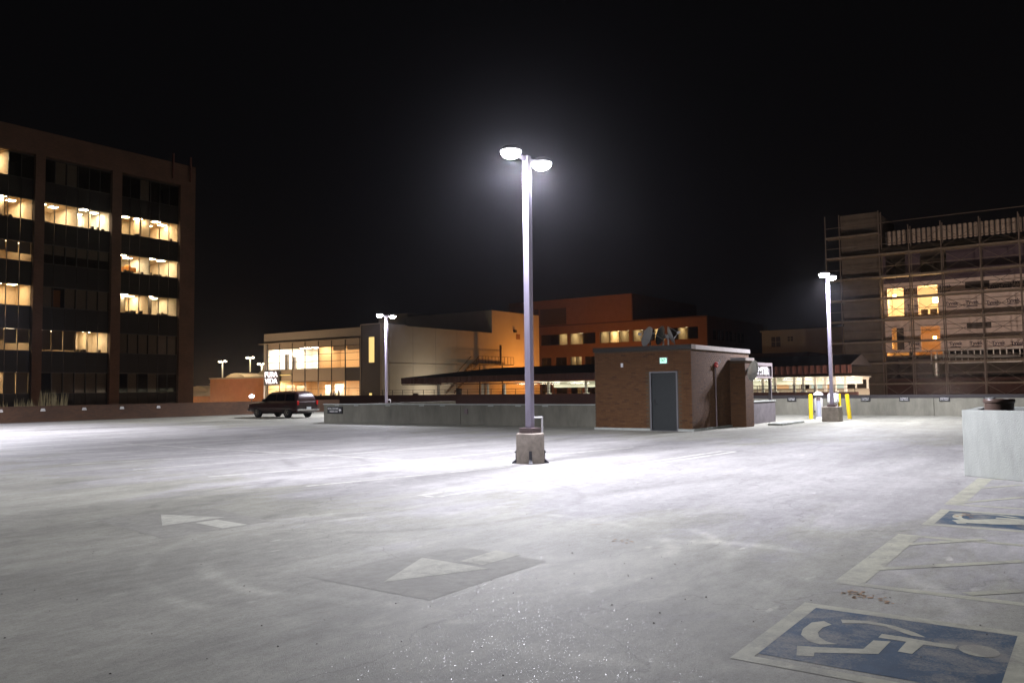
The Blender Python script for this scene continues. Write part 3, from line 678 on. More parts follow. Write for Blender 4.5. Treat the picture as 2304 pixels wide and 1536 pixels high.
MB().lathe([(.092,.88),(.092,1.02),(.11,1.03),(.11,1.06)], c, 18).build('collar', 'pole_box', o, smooth=True)
o = empty('waste_barrel', (42.0,10.75,0), 'white drum topped barrel behind the square lamp base', 'bin')
c = (42.0,10.75,0)
MB().lathe([(.16,0.0),(.16,.36),(.20,.38),(.20,.78)], c, 22).build('barrel', 'white_enamel', o, smooth=True)
MB().lathe([(.22,.78),(.27,.80),(.27,1.02),(.265,1.03)], c, 22).build('drum', 'white_enamel', o, smooth=True)
MB().lathe([(.27,1.035),(.27,1.13),(.24,1.20),(.12,1.23),(.001,1.235)], c, 22).build('lid', 'white_enamel', o, smooth=True)

# ------------------------------------------------------------------ pale concrete enclosure on the right with a brown bin
e0 = gp(2170,1070); e1 = gp(2304,1083.5); t = (e1-e0).normalized(); nrm = Vector((-t.y, t.x)); nrm = nrm if nrm.x > 0 else -nrm
enc = empty('concrete_enclosure', (e0.x,e0.y,0), 'pale smooth concrete enclosure wall at the right picture edge', 'wall')
P = lambda a, b: e0+t*a+nrm*b
MB().prism([P(0,0),P(4,0),P(4,.22),P(0.1,.22),(e0.x+.1,e0.y)],0,1.145).build('front_wall', 'concrete_pale', enc, bevel=.012)
MB().prism([(e0.x+.105,e0.y),(e0.x+2.6,e0.y),(e0.x+2.6,e0.y-.18),(e0.x+.19,e0.y-.18)],0,1.14).build('side_wall', 'concrete_pale', enc, bevel=.012)
MB().prism([(e0.x+2.4,e0.y-.181),(e0.x+2.6,e0.y-.181),(e0.x+2.6,e0.y-5),(e0.x+2.4,e0.y-5)],0,1.14).build('back_wall', 'concrete_pale', enc, bevel=.012)
bc = Vector((e0.x+.80, e0.y-.50))
bb = empty('waste_drum', (bc.x,bc.y,0), 'round brown metal drum rising behind the pale enclosure wall', 'bin')
MB().lathe([(.22,0),(.235,.02),(.235,1.25)], (bc.x,bc.y,0), 28).build('drum_body', 'barrel_brown', bb, smooth=True)
MB().lathe([(.245,1.25),(.255,1.265),(.255,1.31),(.245,1.325),(.21,1.325),(.20,1.28),(.001,1.27)], (bc.x,bc.y,0), 28).build('rim', 'barrel_brown', bb, smooth=True)

# ------------------------------------------------------------------ sport utility vehicle
def suv(x, y, s, label):
    """length along +Y (nose), built in metres at full size and scaled by s"""
    o = empty('parked_car', (x,y,0), label, 'car'); Lg = 5.5
    # station, half width at sill, half width at belt, sill z, belt z, shoulder
    def shell(st, name, m):
        b = MB(); n = None
        rings = []
        for (yy, prof) in st:
            ring = [(-px, yy, pz) for px, pz in prof]+[(px, yy, pz) for px, pz in prof[::-1]]
            rings.append(ring)
        n = len(rings[0]); vs = [p for r in rings for p in r]; fs = []
        for j in range(len(rings)-1):
            for i in range(n): fs.append([j*n+i, j*n+(i+1)%n, (j+1)*n+(i+1)%n, (j+1)*n+i])
        fs.append(list(range(n))); fs.append(list(range((len(rings)-1)*n, len(rings)*n))[::-1])
        b.add([(o.location.x+p[0]*s, o.location.y+p[1]*s, p[2]*s) for p in vs], fs)
        return b.build(name, m, o, smooth=True)
    T = lambda p: (x+p[0]*s, y+p[1]*s, p[2]*s)
    low = lambda w, z0, z1, f=.94: [(w*.90,z0),(w,z0+.10),(w*1.02,(z0+z1)/2),(w*.99,z1-.06),(w*f,z1)]
    body = shell([(.0,low(.90,.48,1.12)),(.06,low(.96,.42,1.16)),(.4,low(.985,.38,1.17)),(1.5,low(.99,.36,1.17)),(3.6,low(.99,.36,1.15)),(4.0,low(.985,.36,1.13)),
                  (4.3,low(.98,.38,1.10)),(5.0,low(.96,.42,1.06,.90)),(5.38,low(.92,.46,1.0,.86)),(5.5,low(.86,.52,.90,.86))], 'body', 'car_paint')
    roof = lambda w, wt, z: [(w,1.10),(w*.985,1.2),(wt+.03,z-.10),(wt-.02,z-.02),(wt-.20,z+.015)]
    shell([(.10,roof(.90,.80,1.30)),(.22,roof(.91,.76,1.62)),(.42,roof(.92,.75,1.80)),(.8,roof(.92,.76,1.85)),(2.3,roof(.92,.77,1.865)),(3.0,roof(.92,.76,1.84)),
           (3.35,roof(.91,.76,1.72)),(3.75,roof(.90,.78,1.42)),(4.05,roof(.88,.80,1.17))], 'cabin', 'car_paint')
    def pane(pts, name='window', m='car_glass', off=.012):
        n = (Vector(pts[1])-Vector(pts[0])).cross(Vector(pts[2])-Vector(pts[0])).normalized()
        q = [T(Vector(p)+n*off) for p in pts]; return MB().add(q, [list(range(len(q)))]).build(name, m, o)
    for sd in (-1, 1):
        W = lambda yy, z: (sd*(.918-(z-1.17)*.205), yy, z)
        for a, b, a2, b2 in ((.30,1.30,.42,1.30),(1.42,2.28,1.42,2.28),(2.38,3.72,2.38,3.15)):
            pts = [W(a,1.21),W(b,1.21),W(b2,1.70),W(a2,1.70)]
            pane(pts if sd == 1 else pts[::-1])
        MB().bar(T((sd*1.01,.5,.66)),T((sd*1.01,4.3,.66)),.03*s,.05*s).build('side_trim', 'chrome', o)
        mi = MB().box(T((sd*1.0-.1,3.52,1.15)),T((sd*1.0+.12,3.64,1.36))).build('mirror', 'car_dark', o, bevel=.02)
        tl = MB().box(T((sd*.86-.07,-.02,.92)),T((sd*.86+.07,.05,1.22))).build('tail_lamp', 'tail_red', o)
        MB().box(T((sd*.70-.16,5.42,.72)),T((sd*.70+.16,5.50,.90))).build('headlight', 'white_enamel', o)
        MB().bar(T((sd*.62,.7,1.91)),T((sd*.62,2.8,1.92)),.03*s,.03*s).build('roof_rail', 'car_dark', o)
        for yy in (1.36, 2.33): MB().box(T((sd*1.0-.015,yy+.1,1.02)),T((sd*1.0+.02,yy+.26,1.05))).build('door_handle', 'chrome', o)
        for wy in (1.05, 4.35):
            MB().lathe([(.46,0),(.46,.02)], T((sd*.99,wy,.42)), 24, axis=(sd,0,0)).build('wheel_arch', 'car_dark', o) if False else None
            wl = MB().lathe([(p*s,q*s) for p, q in ((.20,-.24),(.33,-.24),(.375,-.20),(.385,-.10),(.375,.0),(.33,.03),(.22,.035))], T((sd*.99,wy,.385)), 24, axis=(sd,0,0)).build('wheel', 'tyre', o, smooth=True)
            MB().lathe([(p*s,q*s) for p, q in ((.22,.0),(.21,.042),(.15,.02),(.06,.03),(.05,.055),(.001,.06))], T((sd*.99,wy,.385)), 20, axis=(sd,0,0)).build('rim', 'rim', wl, smooth=True)
            for k in range(5):
                an = k*2*math.pi/5; MB().bar(T((sd*1.03,wy,.385)),T((sd*1.03,wy+.19*math.cos(an),.385+.19*math.sin(an))),.05*s,.03*s).build('spoke', 'rim', wl)
            b = MB(); ring = []
            for k in range(15):
                an = math.pi*(k/14)*1.16-.25; ring.append((an,))
            vs = []; 
            for (an,) in ring:
                for rad in (.41,.49): vs.append(T((sd*1.018,wy+rad*math.cos(an),.40+rad*math.sin(an))))
            b.add(vs, [[2*i,2*i+1,2*i+3,2*i+2] for i in range(14)]); b.build('wheel_arch', 'car_dark', o)
    pane([(-.76,.145,1.22),(.76,.145,1.22),(.66,.30,1.68),(-.66,.30,1.68)], 'rear_window', off=.05)
    pane([(.72,3.98,1.22),(-.72,3.98,1.22),(-.64,3.40,1.68),(.64,3.40,1.68)], 'windscreen', off=.03)
    MB().box(T((-.98,-.12,.50)),T((.98,.06,.66))).build('rear_bumper', 'chrome', o, bevel=.02)
    MB().box(T((-.96,5.42,.48)),T((.96,5.60,.66))).build('front_bumper', 'chrome', o, bevel=.02)
    MB().box(T((-.20,-.135,.60)),T((.20,-.122,.78))).build('licence_plate', 'plate_white', o)
    MB().box(T((-.55,.45,.28)),T((.55,4.9,.46))).build('underbody', 'car_dark', o)
    MB().bar(T((-.2,-.01,.92)),T((.2,-.01,.92)),.03*s,.04*s).build('tailgate_handle', 'car_dark', o)
    return o
suv(33.95, 39.6, .86, 'dark maroon sport utility vehicle parked at the far left of the deck')

# ------------------------------------------------------------------ office block on the left (facade looks towards -Y)
FY0 = 68.0
off = empty('office_block', (36,FY0,-6), 'tall brown brick office block with lit window bands at the left', 'building')
ROWS = [(18.55,20.36),(15.32,16.90),(12.02,13.50),(8.53,10.12),(5.04,6.68),(1.70,3.30)]
BAYS = [(25.06,30.62),(31.35,36.84),(37.68,43.20)]
def brickwall(name, a, b): return box(name, a, b, 'office_brick', off)
box('core', (18,FY0+6.2,-6), (44.7,FY0+24,22.2), 'office_dark', off)
brickwall('brick_band', (18,FY0-.25,20.55), (44.7,FY0+6.1,22.47))
for a, b in ((18,25.06),(30.62,31.35),(36.84,37.68),(43.20,44.7)): brickwall('brick_pier', (a,FY0-.25,-6), (b,FY0+.55,20.549))
box('end_wall', (44.2,FY0+.551,-6), (44.7,FY0+6.19,20.549), 'office_brick', off)
for x in (42.2, 43.95): box('roof_mast', (x,FY0-.60,20.9), (x+.12,FY0-.45,23.2), 'fascia', off)
PW = (30.62-25.06)/6
gl = boxmesh('pane', (0,0,0), (1,.015,1), 'glass'); sp = boxmesh('spandrel_panel', (0,0,0), (1,.05,1), 'spandrel'); mu = boxmesh('mullion', (-.022,0,0), (.022,.08,1), 'mullion')
emat('troffer_b', (1, .83, .54), 200); emat('troffer_c', (1, .78, .46), 160); emat('troffer_d', (1, .88, .64), 240)
# light in each room: 0 dark, 1 dim, 2 bright; rooms of three panes
LIT = [[(0,2,0),(0,0),(0,0)], [(2,2),(2,2),(2,2)], [(2,1),(0,0),(2,2)], [(2,2),(0,0),(2,2)], [(1,1),(1,2),(0,0)], [(0,1),(0,0),(0,0)]]
BLIND = {(2,0):[0,0,0,.55,.6,.62],(2,1):[.5]*6,(3,1):[1,0,1,1,1,1],(4,0):[0,.6,0,.55,.68,.65],(4,1):[.93,.93,.93,0,0,0],(4,2):[1,1,1,1,1,1],(5,0):[1,1,1,0,1,1],(5,1):[0,1,1,1,1,1],(5,2):[0,1,0,1,0,0],(0,1):[0,1,1,0,0,0],(0,2):[0,0,1,0,0,0]}
rr = random.Random(11)
for fi, (z0, z1) in enumerate(ROWS):
    for bi, (a, b) in enumerate(BAYS):
        pw = (b-a)/6; lit = LIT[fi][bi]; nr = len(lit); nz = ROWS[fi+1][1] if fi < 5 else -6
        floor_z = max(z0-1.0, nz+.15); ceil_z = z1+.12
        for k in range(6):
            o = inst(gl, 'pane', (a+k*pw,FY0+.10,z0), off); o.scale = (pw,1,z1-z0)
            o = inst(sp, 'spandrel_panel', (a+k*pw+.012,FY0+.06,nz+.02), off); o.scale = (pw-.024,1,z0-nz-.04)
            if k: o = inst(mu, 'mullion', (a+k*pw,FY0+.06,z0), off); o.scale = (1,1,z1-z0)
        for k, h in enumerate(BLIND.get((fi,bi), [0]*6)):
            if h: box('blind', (a+k*pw+.05,FY0+.22,z1-(z1-z0)*h), (a+(k+1)*pw-.05,FY0+.235,z1), 'blind', off)
        for ri, lv in enumerate(lit):
            x0 = a+(b-a)*ri/nr+.03; x1 = a+(b-a)*(ri+1)/nr-.03
            room(off, 'office_room', (x0,FY0+.16,floor_z), (x1,FY0+rr.choice((2.6,3.4,4.6,5.4)),ceil_z), rr.choice(('office_wall','office_wall_b','office_wall_c')) if lv else 'office_dark', '-y')  # unlit rooms get a darker wall colour, their darkness painted in
            if lv:
                m = rr.choice(('troffer_b','troffer_b','troffer_c','troffer_d')) if lv == 2 else 'troffer_dim'; ph = rr.uniform(.15,.4)
                for (cx, cyy) in ((x0+(x1-x0)*ph,rr.uniform(.9,1.6)),(x0+(x1-x0)*(ph+.42),rr.uniform(1.0,2.6)),(x0+(x1-x0)*(ph+.2),3.2))[:rr.choice((2,3,3))]:
                    MB().quad((cx-.28,FY0+cyy-.28,ceil_z-.02),(cx-.28,FY0+cyy+.28,ceil_z-.02),(cx+.28,FY0+cyy+.28,ceil_z-.02),(cx+.28,FY0+cyy-.28,ceil_z-.02)).build('ceiling_light', m, off)
                if lv == 2 and rr.random() < .8:
                    dx = rr.uniform(x0+.3, x1-1.2)
                    box('desk_screen', (dx,FY0+1.0,z0-.3), (dx+rr.uniform(.4,1.0),FY0+1.08,z0+rr.uniform(.12,.32)), 'furniture_dark', off)
                    if rr.random() < .7: px_ = rr.uniform(x0+.4,x1-.5); box('partition', (px_,FY0+rr.uniform(.5,1.6),floor_z), (px_+.08,FY0+2.4,ceil_z-.03), rr.choice(('office_wall_b','office_wall_c','furniture_dark')), off)
                    if rr.random() < .5: sx_ = rr.uniform(x0+.2,x1-.7); box('notice_board', (sx_,FY0+2.4,z0+.45), (sx_+.5,FY0+2.45,z0+1.0), rr.choice(('furniture_dark','blind','orange_cabinet')), off)
                    for q_ in range(rr.randint(1,4)): ix = rr.uniform(x0+.1,x1-.3); box('sill_item', (ix,FY0+.25,z0-.02), (ix+rr.uniform(.08,.3),FY0+.45,z0+rr.uniform(.08,.28)), rr.choice(('furniture_dark','furniture_dark','blind')), off)
                    if rr.random() < .6: box('bookcase', (x0+.02,FY0+3.2,floor_z), (x0+.4,FY0+3.9,z0+rr.uniform(.5,1.0)), 'furniture_dark', off)
        box('sill_rail', (a,FY0+.05,z0-.04), (b,FY0+.14,z0), 'mullion', off)
        box('head_rail', (a,FY0+.05,z1), (b,FY0+.14,z1+.06), 'mullion', off)
box('wall_cabinet', (39.0,FY0+1.7,12.35), (40.15,FY0+2.1,12.75), 'orange_cabinet', off)
box('wall_cabinet', (35.95,FY0+3.2,5.1), (36.75,FY0+3.6,5.7), 'orange_cabinet', off)
box('picture_frame', (34.9,FY0+4.0,5.3), (35.3,FY0+4.03,5.95), 'furniture_dark', off)
box('door_panel', (32.3,FY0+.30,8.6), (32.95,FY0+.32,9.95), 'orange_cabinet', off)
# planting behind the brick parapet
def grass(x0, x1, h, n, label, seed):
    rr = random.Random(seed); b = MB()
    for i in range(n):
        x = rr.uniform(x0, x1); y = rr.uniform(51.2, 52.2); hh = h*rr.uniform(.5, 1.0); lx = rr.uniform(-.18,.18); ly = rr.uniform(-.1,.1); wd = rr.uniform(.012,.03)
        b.add([(x-wd,y,-.3),(x+wd,y,-.3),(x+lx*.4+wd*.8,y+ly*.4,hh*.6),(x+lx*.4-wd*.8,y+ly*.4,hh*.6),(x+lx,y+ly,hh)], [[0,1,2,3],[3,2,4]])
    o = b.build('ornamental_grass', 'grass_blade', None); tag(o, label, 'plant', 'grass clumps behind the brick parapet')
grass(23.9,25.2,2.0,130,'taller clump of dry grass behind the parapet, right of the left pier',1)
grass(22.4,23.5,1.45,90,'shorter clump of dry grass in front of the left pier',2)
grass(20.8,22.0,1.3,70,'low clump of dry grass at the far left picture edge',4)
soil = box('planting_bed', (18,50.8,-6), (46,53,-.1), 'patch', None); tag(soil, 'dark planting bed beyond the brick parapet', kind='structure')

# ------------------------------------------------------------------ two storey shop building (glass front looks towards -X)
SX, SYA, SYB, SYT, SZT = 75.0, 77.2, 96.1, 72.92, 9.75
shop = empty('shop_building', (SX,85,-6), 'two storey shop building with a lit glass front and pale blank side wall', 'building')
box('parapet_band', (SX-.2,SYA-.5,8.45), (SX+14,SYB+.45,SZT), 'stucco', shop)
box('side_frame', (SX-.2,SYA-.5,-6), (SX+.6,SYA,8.449), 'stucco', shop)
box('side_frame', (SX-.2,SYB+.1,-6), (SX+14,SYB+.45,8.449), 'stucco', shop)
box('canopy_fin', (SX-.55,SYA,8.30), (SX-.2,SYB+1.2,8.37), 'panel_grey', shop)
ML = [95.95,93.36,90.68,88.05,85.40,82.81,80.20,77.5]
sg_ = boxmesh('pane', (0,0,0), (.015,1,1), 'glass_store'); vm = boxmesh('mullion', (0,-.035,0), (.10,.035,1), 'mullion'); hm = boxmesh('mullion', (0,0,-.028), (.10,1,.028), 'mullion')
for y in ML:
    o = inst(vm, 'mullion', (SX-.05,y,-2), shop); o.scale = (1,1.8 if y in (88.05,77.5,80.20) else 1,10.4)
for z in (8.35,7.52,6.55,5.6,4.65,2.93,1.95,.95,-.1):
    for ya, yb in zip(ML[1:], ML[:-1]):
        o = inst(hm, 'mullion', (SX-.04,ya+.06,z), shop); o.scale = (1,yb-ya-.12,1)
for (ya, yb) in zip(ML[1:], ML[:-1]):
    for z0, z1 in ((4.65,6.55),(6.55,7.52),(0.95,2.93),(-1.2,.95)):
        o = inst(sg_, 'pane', (SX,ya,z0), shop); o.scale = (1,yb-ya,z1-z0)
    h = 7.52
    box('upper_panel', (SX+.02,ya+.05,h), (SX+.06,yb-.05,8.40), 'panel_grey', shop)
    box('middle_panel', (SX+.02,ya+.05,2.95), (SX+.06,yb-.05,4.62), 'panel_grey' if ya > 80 else 'charcoal', shop)
# upper floor
room(shop, 'upper_sales_floor', (SX+.12,85.45,4.3), (SX+8,95.9,7.9), 'store_wall', '-x')
room(shop, 'upper_office', (SX+.12,77.4,4.3), (SX+4,85.35,7.9), 'store_peach', '-x')
for i in range(4):
    for j in range(2):
        yy = 86.8+2.5*i; xx = SX+1.6+3.2*j
        MB().quad((xx,yy-.5,7.86),(xx,yy+.5,7.86),(xx+1.2,yy+.5,7.86),(xx+1.2,yy-.5,7.86)).build('ceiling_light', 'store_light', shop)
for yy in (79.0,84.0): MB().quad((SX+1,yy-.4,7.86),(SX+1,yy+.4,7.86),(SX+1.8,yy+.4,7.86),(SX+1.8,yy-.4,7.86)).build('ceiling_light', 'store_warm', shop)
for y in (77.6,80.3): box('blind', (SX+.2,y,6.95), (SX+.24,y+2.4,7.5), 'blind', shop)
for y, h in ((94.2,2.6),(92.6,2.2),(86.0,.9),(87.2,.7)): box('display_rack', (SX+2,y,4.31), (SX+2.4,y+.5,4.31+h), 'furniture_dark' if h > 1 else 'orange_cabinet', shop)
for z in (5.3,5.9,6.6): box('shelf', (SX+5,86,z), (SX+5.4,93.5,z+.07), 'panel_grey', shop)
# ground floor
room(shop, 'ground_sales_floor', (SX+.12,77.4,-2), (SX+8,95.9,3.2), 'store_peach', '-x')
for i in range(7):
    yy = 78.8+2.6*i
    MB().quad((SX+1.5,yy-.4,3.15),(SX+1.5,yy+.4,3.15),(SX+2.7,yy+.4,3.15),(SX+2.7,yy-.4,3.15)).build('ceiling_light', 'store_light' if i in (2,3) else 'store_warm', shop)
for y0, y1, z1, m in ((93.2,95.2,2.5,'panel_grey'),(90.8,92.7,2.4,'panel_grey'),(83.2,84.9,2.5,'store_wall'),(78.0,79.0,2.4,'store_wall'),(85.6,86.8,2.4,'store_wall')): box('display_wall', (SX+2.5,y0,-1.9), (SX+2.6,y1,z1), m, shop)
rr = random.Random(5)
for i in range(16):
    y = rr.choice((78.3,83.9,84.5,86,91.8,89.5,94.2))+rr.uniform(-.5,.5); z = rr.uniform(.4,1.4)
    dk = rr.random() < .5; mx_ = SX+rr.uniform(.8,2)
    o = MB().lathe([(.18,-1.995),(.18,-1.97),(.03,-1.96),(.03,z-.5),(.16,z-.4),(.20,z-.1),(.12,z+.15),(.06,z+.2),(.09,z+.3),(.001,z+.42)], (mx_,y,0), 8).build('mannequin', 'furniture_dark' if dk else 'column_white', None)
    tag(o, ('dark' if dk else 'pale')+' mannequin standing behind the lit ground floor shop window', 'mannequin', ('dark' if dk else 'pale')+' mannequins behind the shop window')
# lettering and tower
MB().box((SX-.35,93.0,2.5),(SX-.12,96.3,4.62)).build('sign_panel', 'charcoal', shop)
text('lettering', 'PURA', 1.05, 'neon_white', center=(SX-.42,94.65,4.0), parent=shop, extrude=.04, bold=.012, width=2.7, **FX)
text('lettering', 'VIDA', 1.05, 'neon_white', center=(SX-.42,94.65,3.08), parent=shop, extrude=.04, bold=.012, width=2.65, **FX)
for z in (2.95,3.85): box('sign_bar', (SX-.3,90.8,z), (SX-.2,92.95,z+.10), 'slit', shop)
tw = box('stair_tower', (SX-.6,73.3,-6), (SX+4,76.68,9.95), 'charcoal', shop)
box('tower_frame', (SX-.65,73.22,9.95), (SX+4,76.75,10.05), 'stucco', shop)
box('tower_frame', (SX-.65,76.69,-6), (SX-.2,76.80,9.949), 'stucco', shop)
box('tower_frame', (SX-.65,72.95,-6), (SX+4,73.29,9.949), 'stucco', shop)
box('slit_window', (SX-.64,74.33,5.15), (SX-.605,75.25,8.35), 'slit', shop)
box('slit_window', (SX-.64,74.75,.30), (SX-.605,75.20,1.30), 'slit', shop)
box('blank_wall', (SX+.6,72.92,-6), (97.2,73.2,9.88), 'stucco', shop)
box('roof', (SX+4,73.2,9.3), (97.2,96.5,9.6), 'roofing', shop)
box('tall_block', (97.2,72.92,-6), (109.7,90,13.25), 'stucco', shop)
box('low_block', (97.6,90,-6), (109,96.5,13.9), 'stucco_grey', shop)
for x in (80,84.5,89,93.5): box('wall_joint', (x,72.905,-6), (x+.03,72.919,9.85), 'stucco_grey', shop)
box('wall_ledge', (SX+.7,72.85,5.0), (97.1,72.919,5.06), 'stucco_grey', shop)
box('wall_vent', (103.3,72.86,9.2), (104.3,72.919,10.0), 'brick_orange', shop)
box('wall_lamp', (102.6,72.5,10.2), (103.0,72.919,10.6), 'furniture_dark', shop)
# outside stair on the blank wall
sr = empty('steel_stair', (92,71.5,-6), 'black steel outside stair with railed landing on the shop side wall', 'stair')
LX0, LX1, LZ = 92.0, 100.5, 5.25
YA, YB = 71.4, 72.8
box('landing', (LX0,YA,LZ-.15), (LX1,YB,LZ), 'rail', sr)
for y in (YA, YB):
    MB().bar((LX0,y,LZ-.1),(86.5,y,1.2),.08,.30).build('stringer', 'rail', sr)
    MB().bar((LX0,y,LZ+1.0),(86.5,y,2.3),.06,.06).build('handrail', 'rail', sr)
MB().bar((LX0,YA,LZ+1.05),(LX1,YA,LZ+1.05),.06,.06).build('handrail', 'rail', sr)
for i in range(12): MB().bar((LX0+i*(LX1-LX0)/11,YA,LZ),(LX0+i*(LX1-LX0)/11,YA,LZ+1.05),.05,.05).build('baluster', 'rail', sr)
for i in range(16):
    t_ = i/16; box('tread', (LX0-5.5*t_-.3,YA,LZ-.15-4.05*t_), (LX0-5.5*t_,YB,LZ-.09-4.05*t_), 'rail', sr)
for i in range(5):
    t_ = (i+.5)/5; MB().bar((LX0-5.5*t_,YA,LZ-4.0*t_),(LX0-5.5*t_,YA,LZ+1-3.95*t_),.05,.05).build('baluster', 'rail', sr)
MB().bar((LX0+.2,YA,LZ-.1),(LX0+.2,YA,-6),.15,.15).build('support_post', 'rail', sr); MB().bar((97.6,YA,LZ-.1),(97.6,YA,-6),.15,.15).build('support_post', 'rail', sr)
MB().bar((96.8,YA-.3,LZ-.2),(96.8,YA-.3,8.0),.22,.22).build('vent_pipe', 'rail', sr)

# ------------------------------------------------------------------ orange brick office behind (facade looks towards -X)
OX, k_ = 120.0, 120/95.0
oz = lambda z: 1.6+(z-1.6)*k_
ob = empty('orange_brick_building', (OX,70,-6), 'broad orange lit brick building with window bands behind the canopy', 'building')
def owall(y0, y1, z0, z1, holes, m='brick_orange'):
    """front wall in pieces round the openings; openings are (y0, y1, z0, z1)"""
    zs = sorted({z0, z1, *[h[2] for h in holes], *[h[3] for h in holes]})
    b = MB()
    for za, zb in zip(zs, zs[1:]):
        cut = sorted([(h[0],h[1]) for h in holes if h[2] < zb-1e-6 and h[3] > za+1e-6]); y = y0
        for c0, c1 in cut:
            if c0 > y: b.box((OX,y,za),(OX+.4,c0,zb))
            y = c1
        if y < y1: b.box((OX,y,za),(OX+.4,y1,zb))
    return b.build('front_wall', m, ob)
W1 = [(58.6,62.9),(54.25,58.2),(49.3,53.6),(44.3,48.8),(39.9,44.0)]
W1 = [(a*k_,b*k_,oz(7.5),oz(8.95)) for a, b in W1]
W2 = [(61.2,62.85),(58.75,60.5),(56.4,58.2),(54.0,55.9),(51.6,53.4),(49.2,51.0)]
W2 = [(a*k_,b*k_,oz(4.0),oz(5.8)) for a, b in W2]
W3 = [(a,b,oz(.9),oz(2.6)) for a, b, _, _ in W2]
yl, yr, zt = 86, 38.75*k_, oz(10.25)
owall(yr, yl, -6, zt, W1+W2+W3)
box('core', (OX+5,yr+.5,-6), (OX+30,yl,zt-.1), 'office_dark', ob)
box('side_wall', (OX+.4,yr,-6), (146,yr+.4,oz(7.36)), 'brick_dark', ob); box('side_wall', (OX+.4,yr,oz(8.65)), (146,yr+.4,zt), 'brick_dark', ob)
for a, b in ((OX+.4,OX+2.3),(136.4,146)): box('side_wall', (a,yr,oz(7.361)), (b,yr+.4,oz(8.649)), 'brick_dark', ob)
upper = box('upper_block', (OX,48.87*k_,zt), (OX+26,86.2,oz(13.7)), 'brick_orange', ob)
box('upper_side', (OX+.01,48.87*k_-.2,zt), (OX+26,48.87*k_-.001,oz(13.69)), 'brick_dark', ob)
box('louvre_panel', (OX-.05,58.7*k_,oz(10.28)), (OX-.001,62.9*k_,oz(12.5)), 'furniture_dark', ob)
for a, b in ((65.6,66.4),(64.2,65.0),(63.2,63.9)): box('louvre_panel', (OX-.05,a*k_,oz(11.8)), (OX-.001,b*k_,oz(12.6)), 'furniture_dark', ob)
box('brick_course', (OX-.06,yr,oz(10.05)), (OX-.001,yl,oz(10.2)), 'brick_dark', ob)
og = boxmesh('pane', (0,0,0), (.015,1,1), 'glass'); ogv = boxmesh('mullion', (0,-.06,0), (.08,.06,1), 'mullion')
emat('troffer_o', (1, .82, .42), 50); emat('troffer_o2', (1, .85, .48), 14)
def owin(h, lit, n):
    y0, y1, z0, z1 = h
    for k in range(n):
        ya = y0+(y1-y0)*k/n; yb = y0+(y1-y0)*(k+1)/n
        o = inst(og, 'pane', (OX+.18,ya,z0), ob); o.scale = (1,yb-ya,z1-z0)
        if k: o = inst(ogv, 'mullion', (OX+.15,ya,z0), ob); o.scale = (1,1,z1-z0)
        lv = lit[k]
        if lv:
            room(ob, 'office_room', (OX+.42,ya+.02,z0-.9), (OX+4.4,yb-.02,z1+.2), 'office_wall', '-x')
            MB().quad((OX+1.2,ya+.3,z1+.15),(OX+1.2,yb-.3,z1+.15),(OX+2.6,yb-.3,z1+.15),(OX+2.6,ya+.3,z1+.15)).build('ceiling_light', 'troffer_o' if lv == 2 else 'troffer_o2', ob)
# along the facade y grows to the left in the picture
owin(W1[0], [1,0,0], 3); owin(W1[1], [0,1.0], 2); owin(W1[2], [1,2,1], 3); owin(W1[3], [2,0,1], 3); owin(W1[4], [0,1,0], 3)
for i, h in enumerate(W2): owin(h, [1,1] if i == 2 else [0,0], 2)
for i, h in enumerate(W3): owin(h, [1,0] if i == 2 else [0,0], 2)
for i in range(8):
    x0 = OX+2.3+i*1.764; lit = i >= 2
    MB().box((x0,yr+.15,oz(7.361)),(x0+1.6,yr+.165,oz(8.649))).build('pane', 'glass', ob)
    box('mullion', (x0+1.6,yr+.02,oz(7.361)), (x0+1.764,yr+.4,oz(8.649)), 'brick_dark', ob)
room(ob, 'office_room', (OX+5.8,yr+.42,oz(6.6)), (136.4,yr+4.8,oz(8.8)), 'office_wall', '-y')
for i in range(4): MB().quad((127+i*2.5,yr+1,oz(8.78)),(127+i*2.5,yr+2,oz(8.78)),(128.4+i*2.5,yr+2,oz(8.78)),(128.4+i*2.5,yr+1,oz(8.78))).build('ceiling_light', 'troffer_o', ob)

# ------------------------------------------------------------------ terrace with the long red canopy
CX = 60.0
tr = empty('terrace_wall', (CX,34,-6), 'long dark red terrace wall under the canopy', 'wall')
box('wall_face', (CX-.6,13.6,-6), (CX-.3,75,1.15), 'brick_dark', tr)
tf = box('terrace_floor', (CX-.29,13.6,-6), (70,75,.15), 'concrete', None); tag(tf, 'raised concrete terrace floor behind the red wall', kind='structure')
cn = empty('canopy', (CX,35,.15), 'long walkway canopy with ribbed dark red fascia and lit soffit', 'canopy')
C0, C1 = 14.1, 56.2
def fz(y): return 2.45-(y-C0)*.0058
b = MB(); b.add([(CX,C0,fz(C0)),(CX,C1,fz(C1)),(CX,C1,fz(C1)+.58),(CX,C0,fz(C0)+.58),(CX+.08,C0,fz(C0)),(CX+.08,C1,fz(C1)),(CX+.08,C1,fz(C1)+.58),(CX+.08,C0,fz(C0)+.58)],
      [[0,1,2,3],[4,7,6,5],[0,3,7,4],[1,5,6,2],[3,2,6,7],[0,4,5,1]]); b.build('fascia', 'fascia', cn)
rb = boxmesh('fascia_rib', (-.05,-.02,0), (0,.02,.56), 'fascia')
y = C0+.2
while y < C1: inst(rb, 'fascia_rib', (CX-.001,y,fz(y)+.01), cn); y += .42
box('fascia_end', (CX,C1,fz(C1)), (CX+6,C1+.08,fz(C1)+.58), 'fascia', cn)
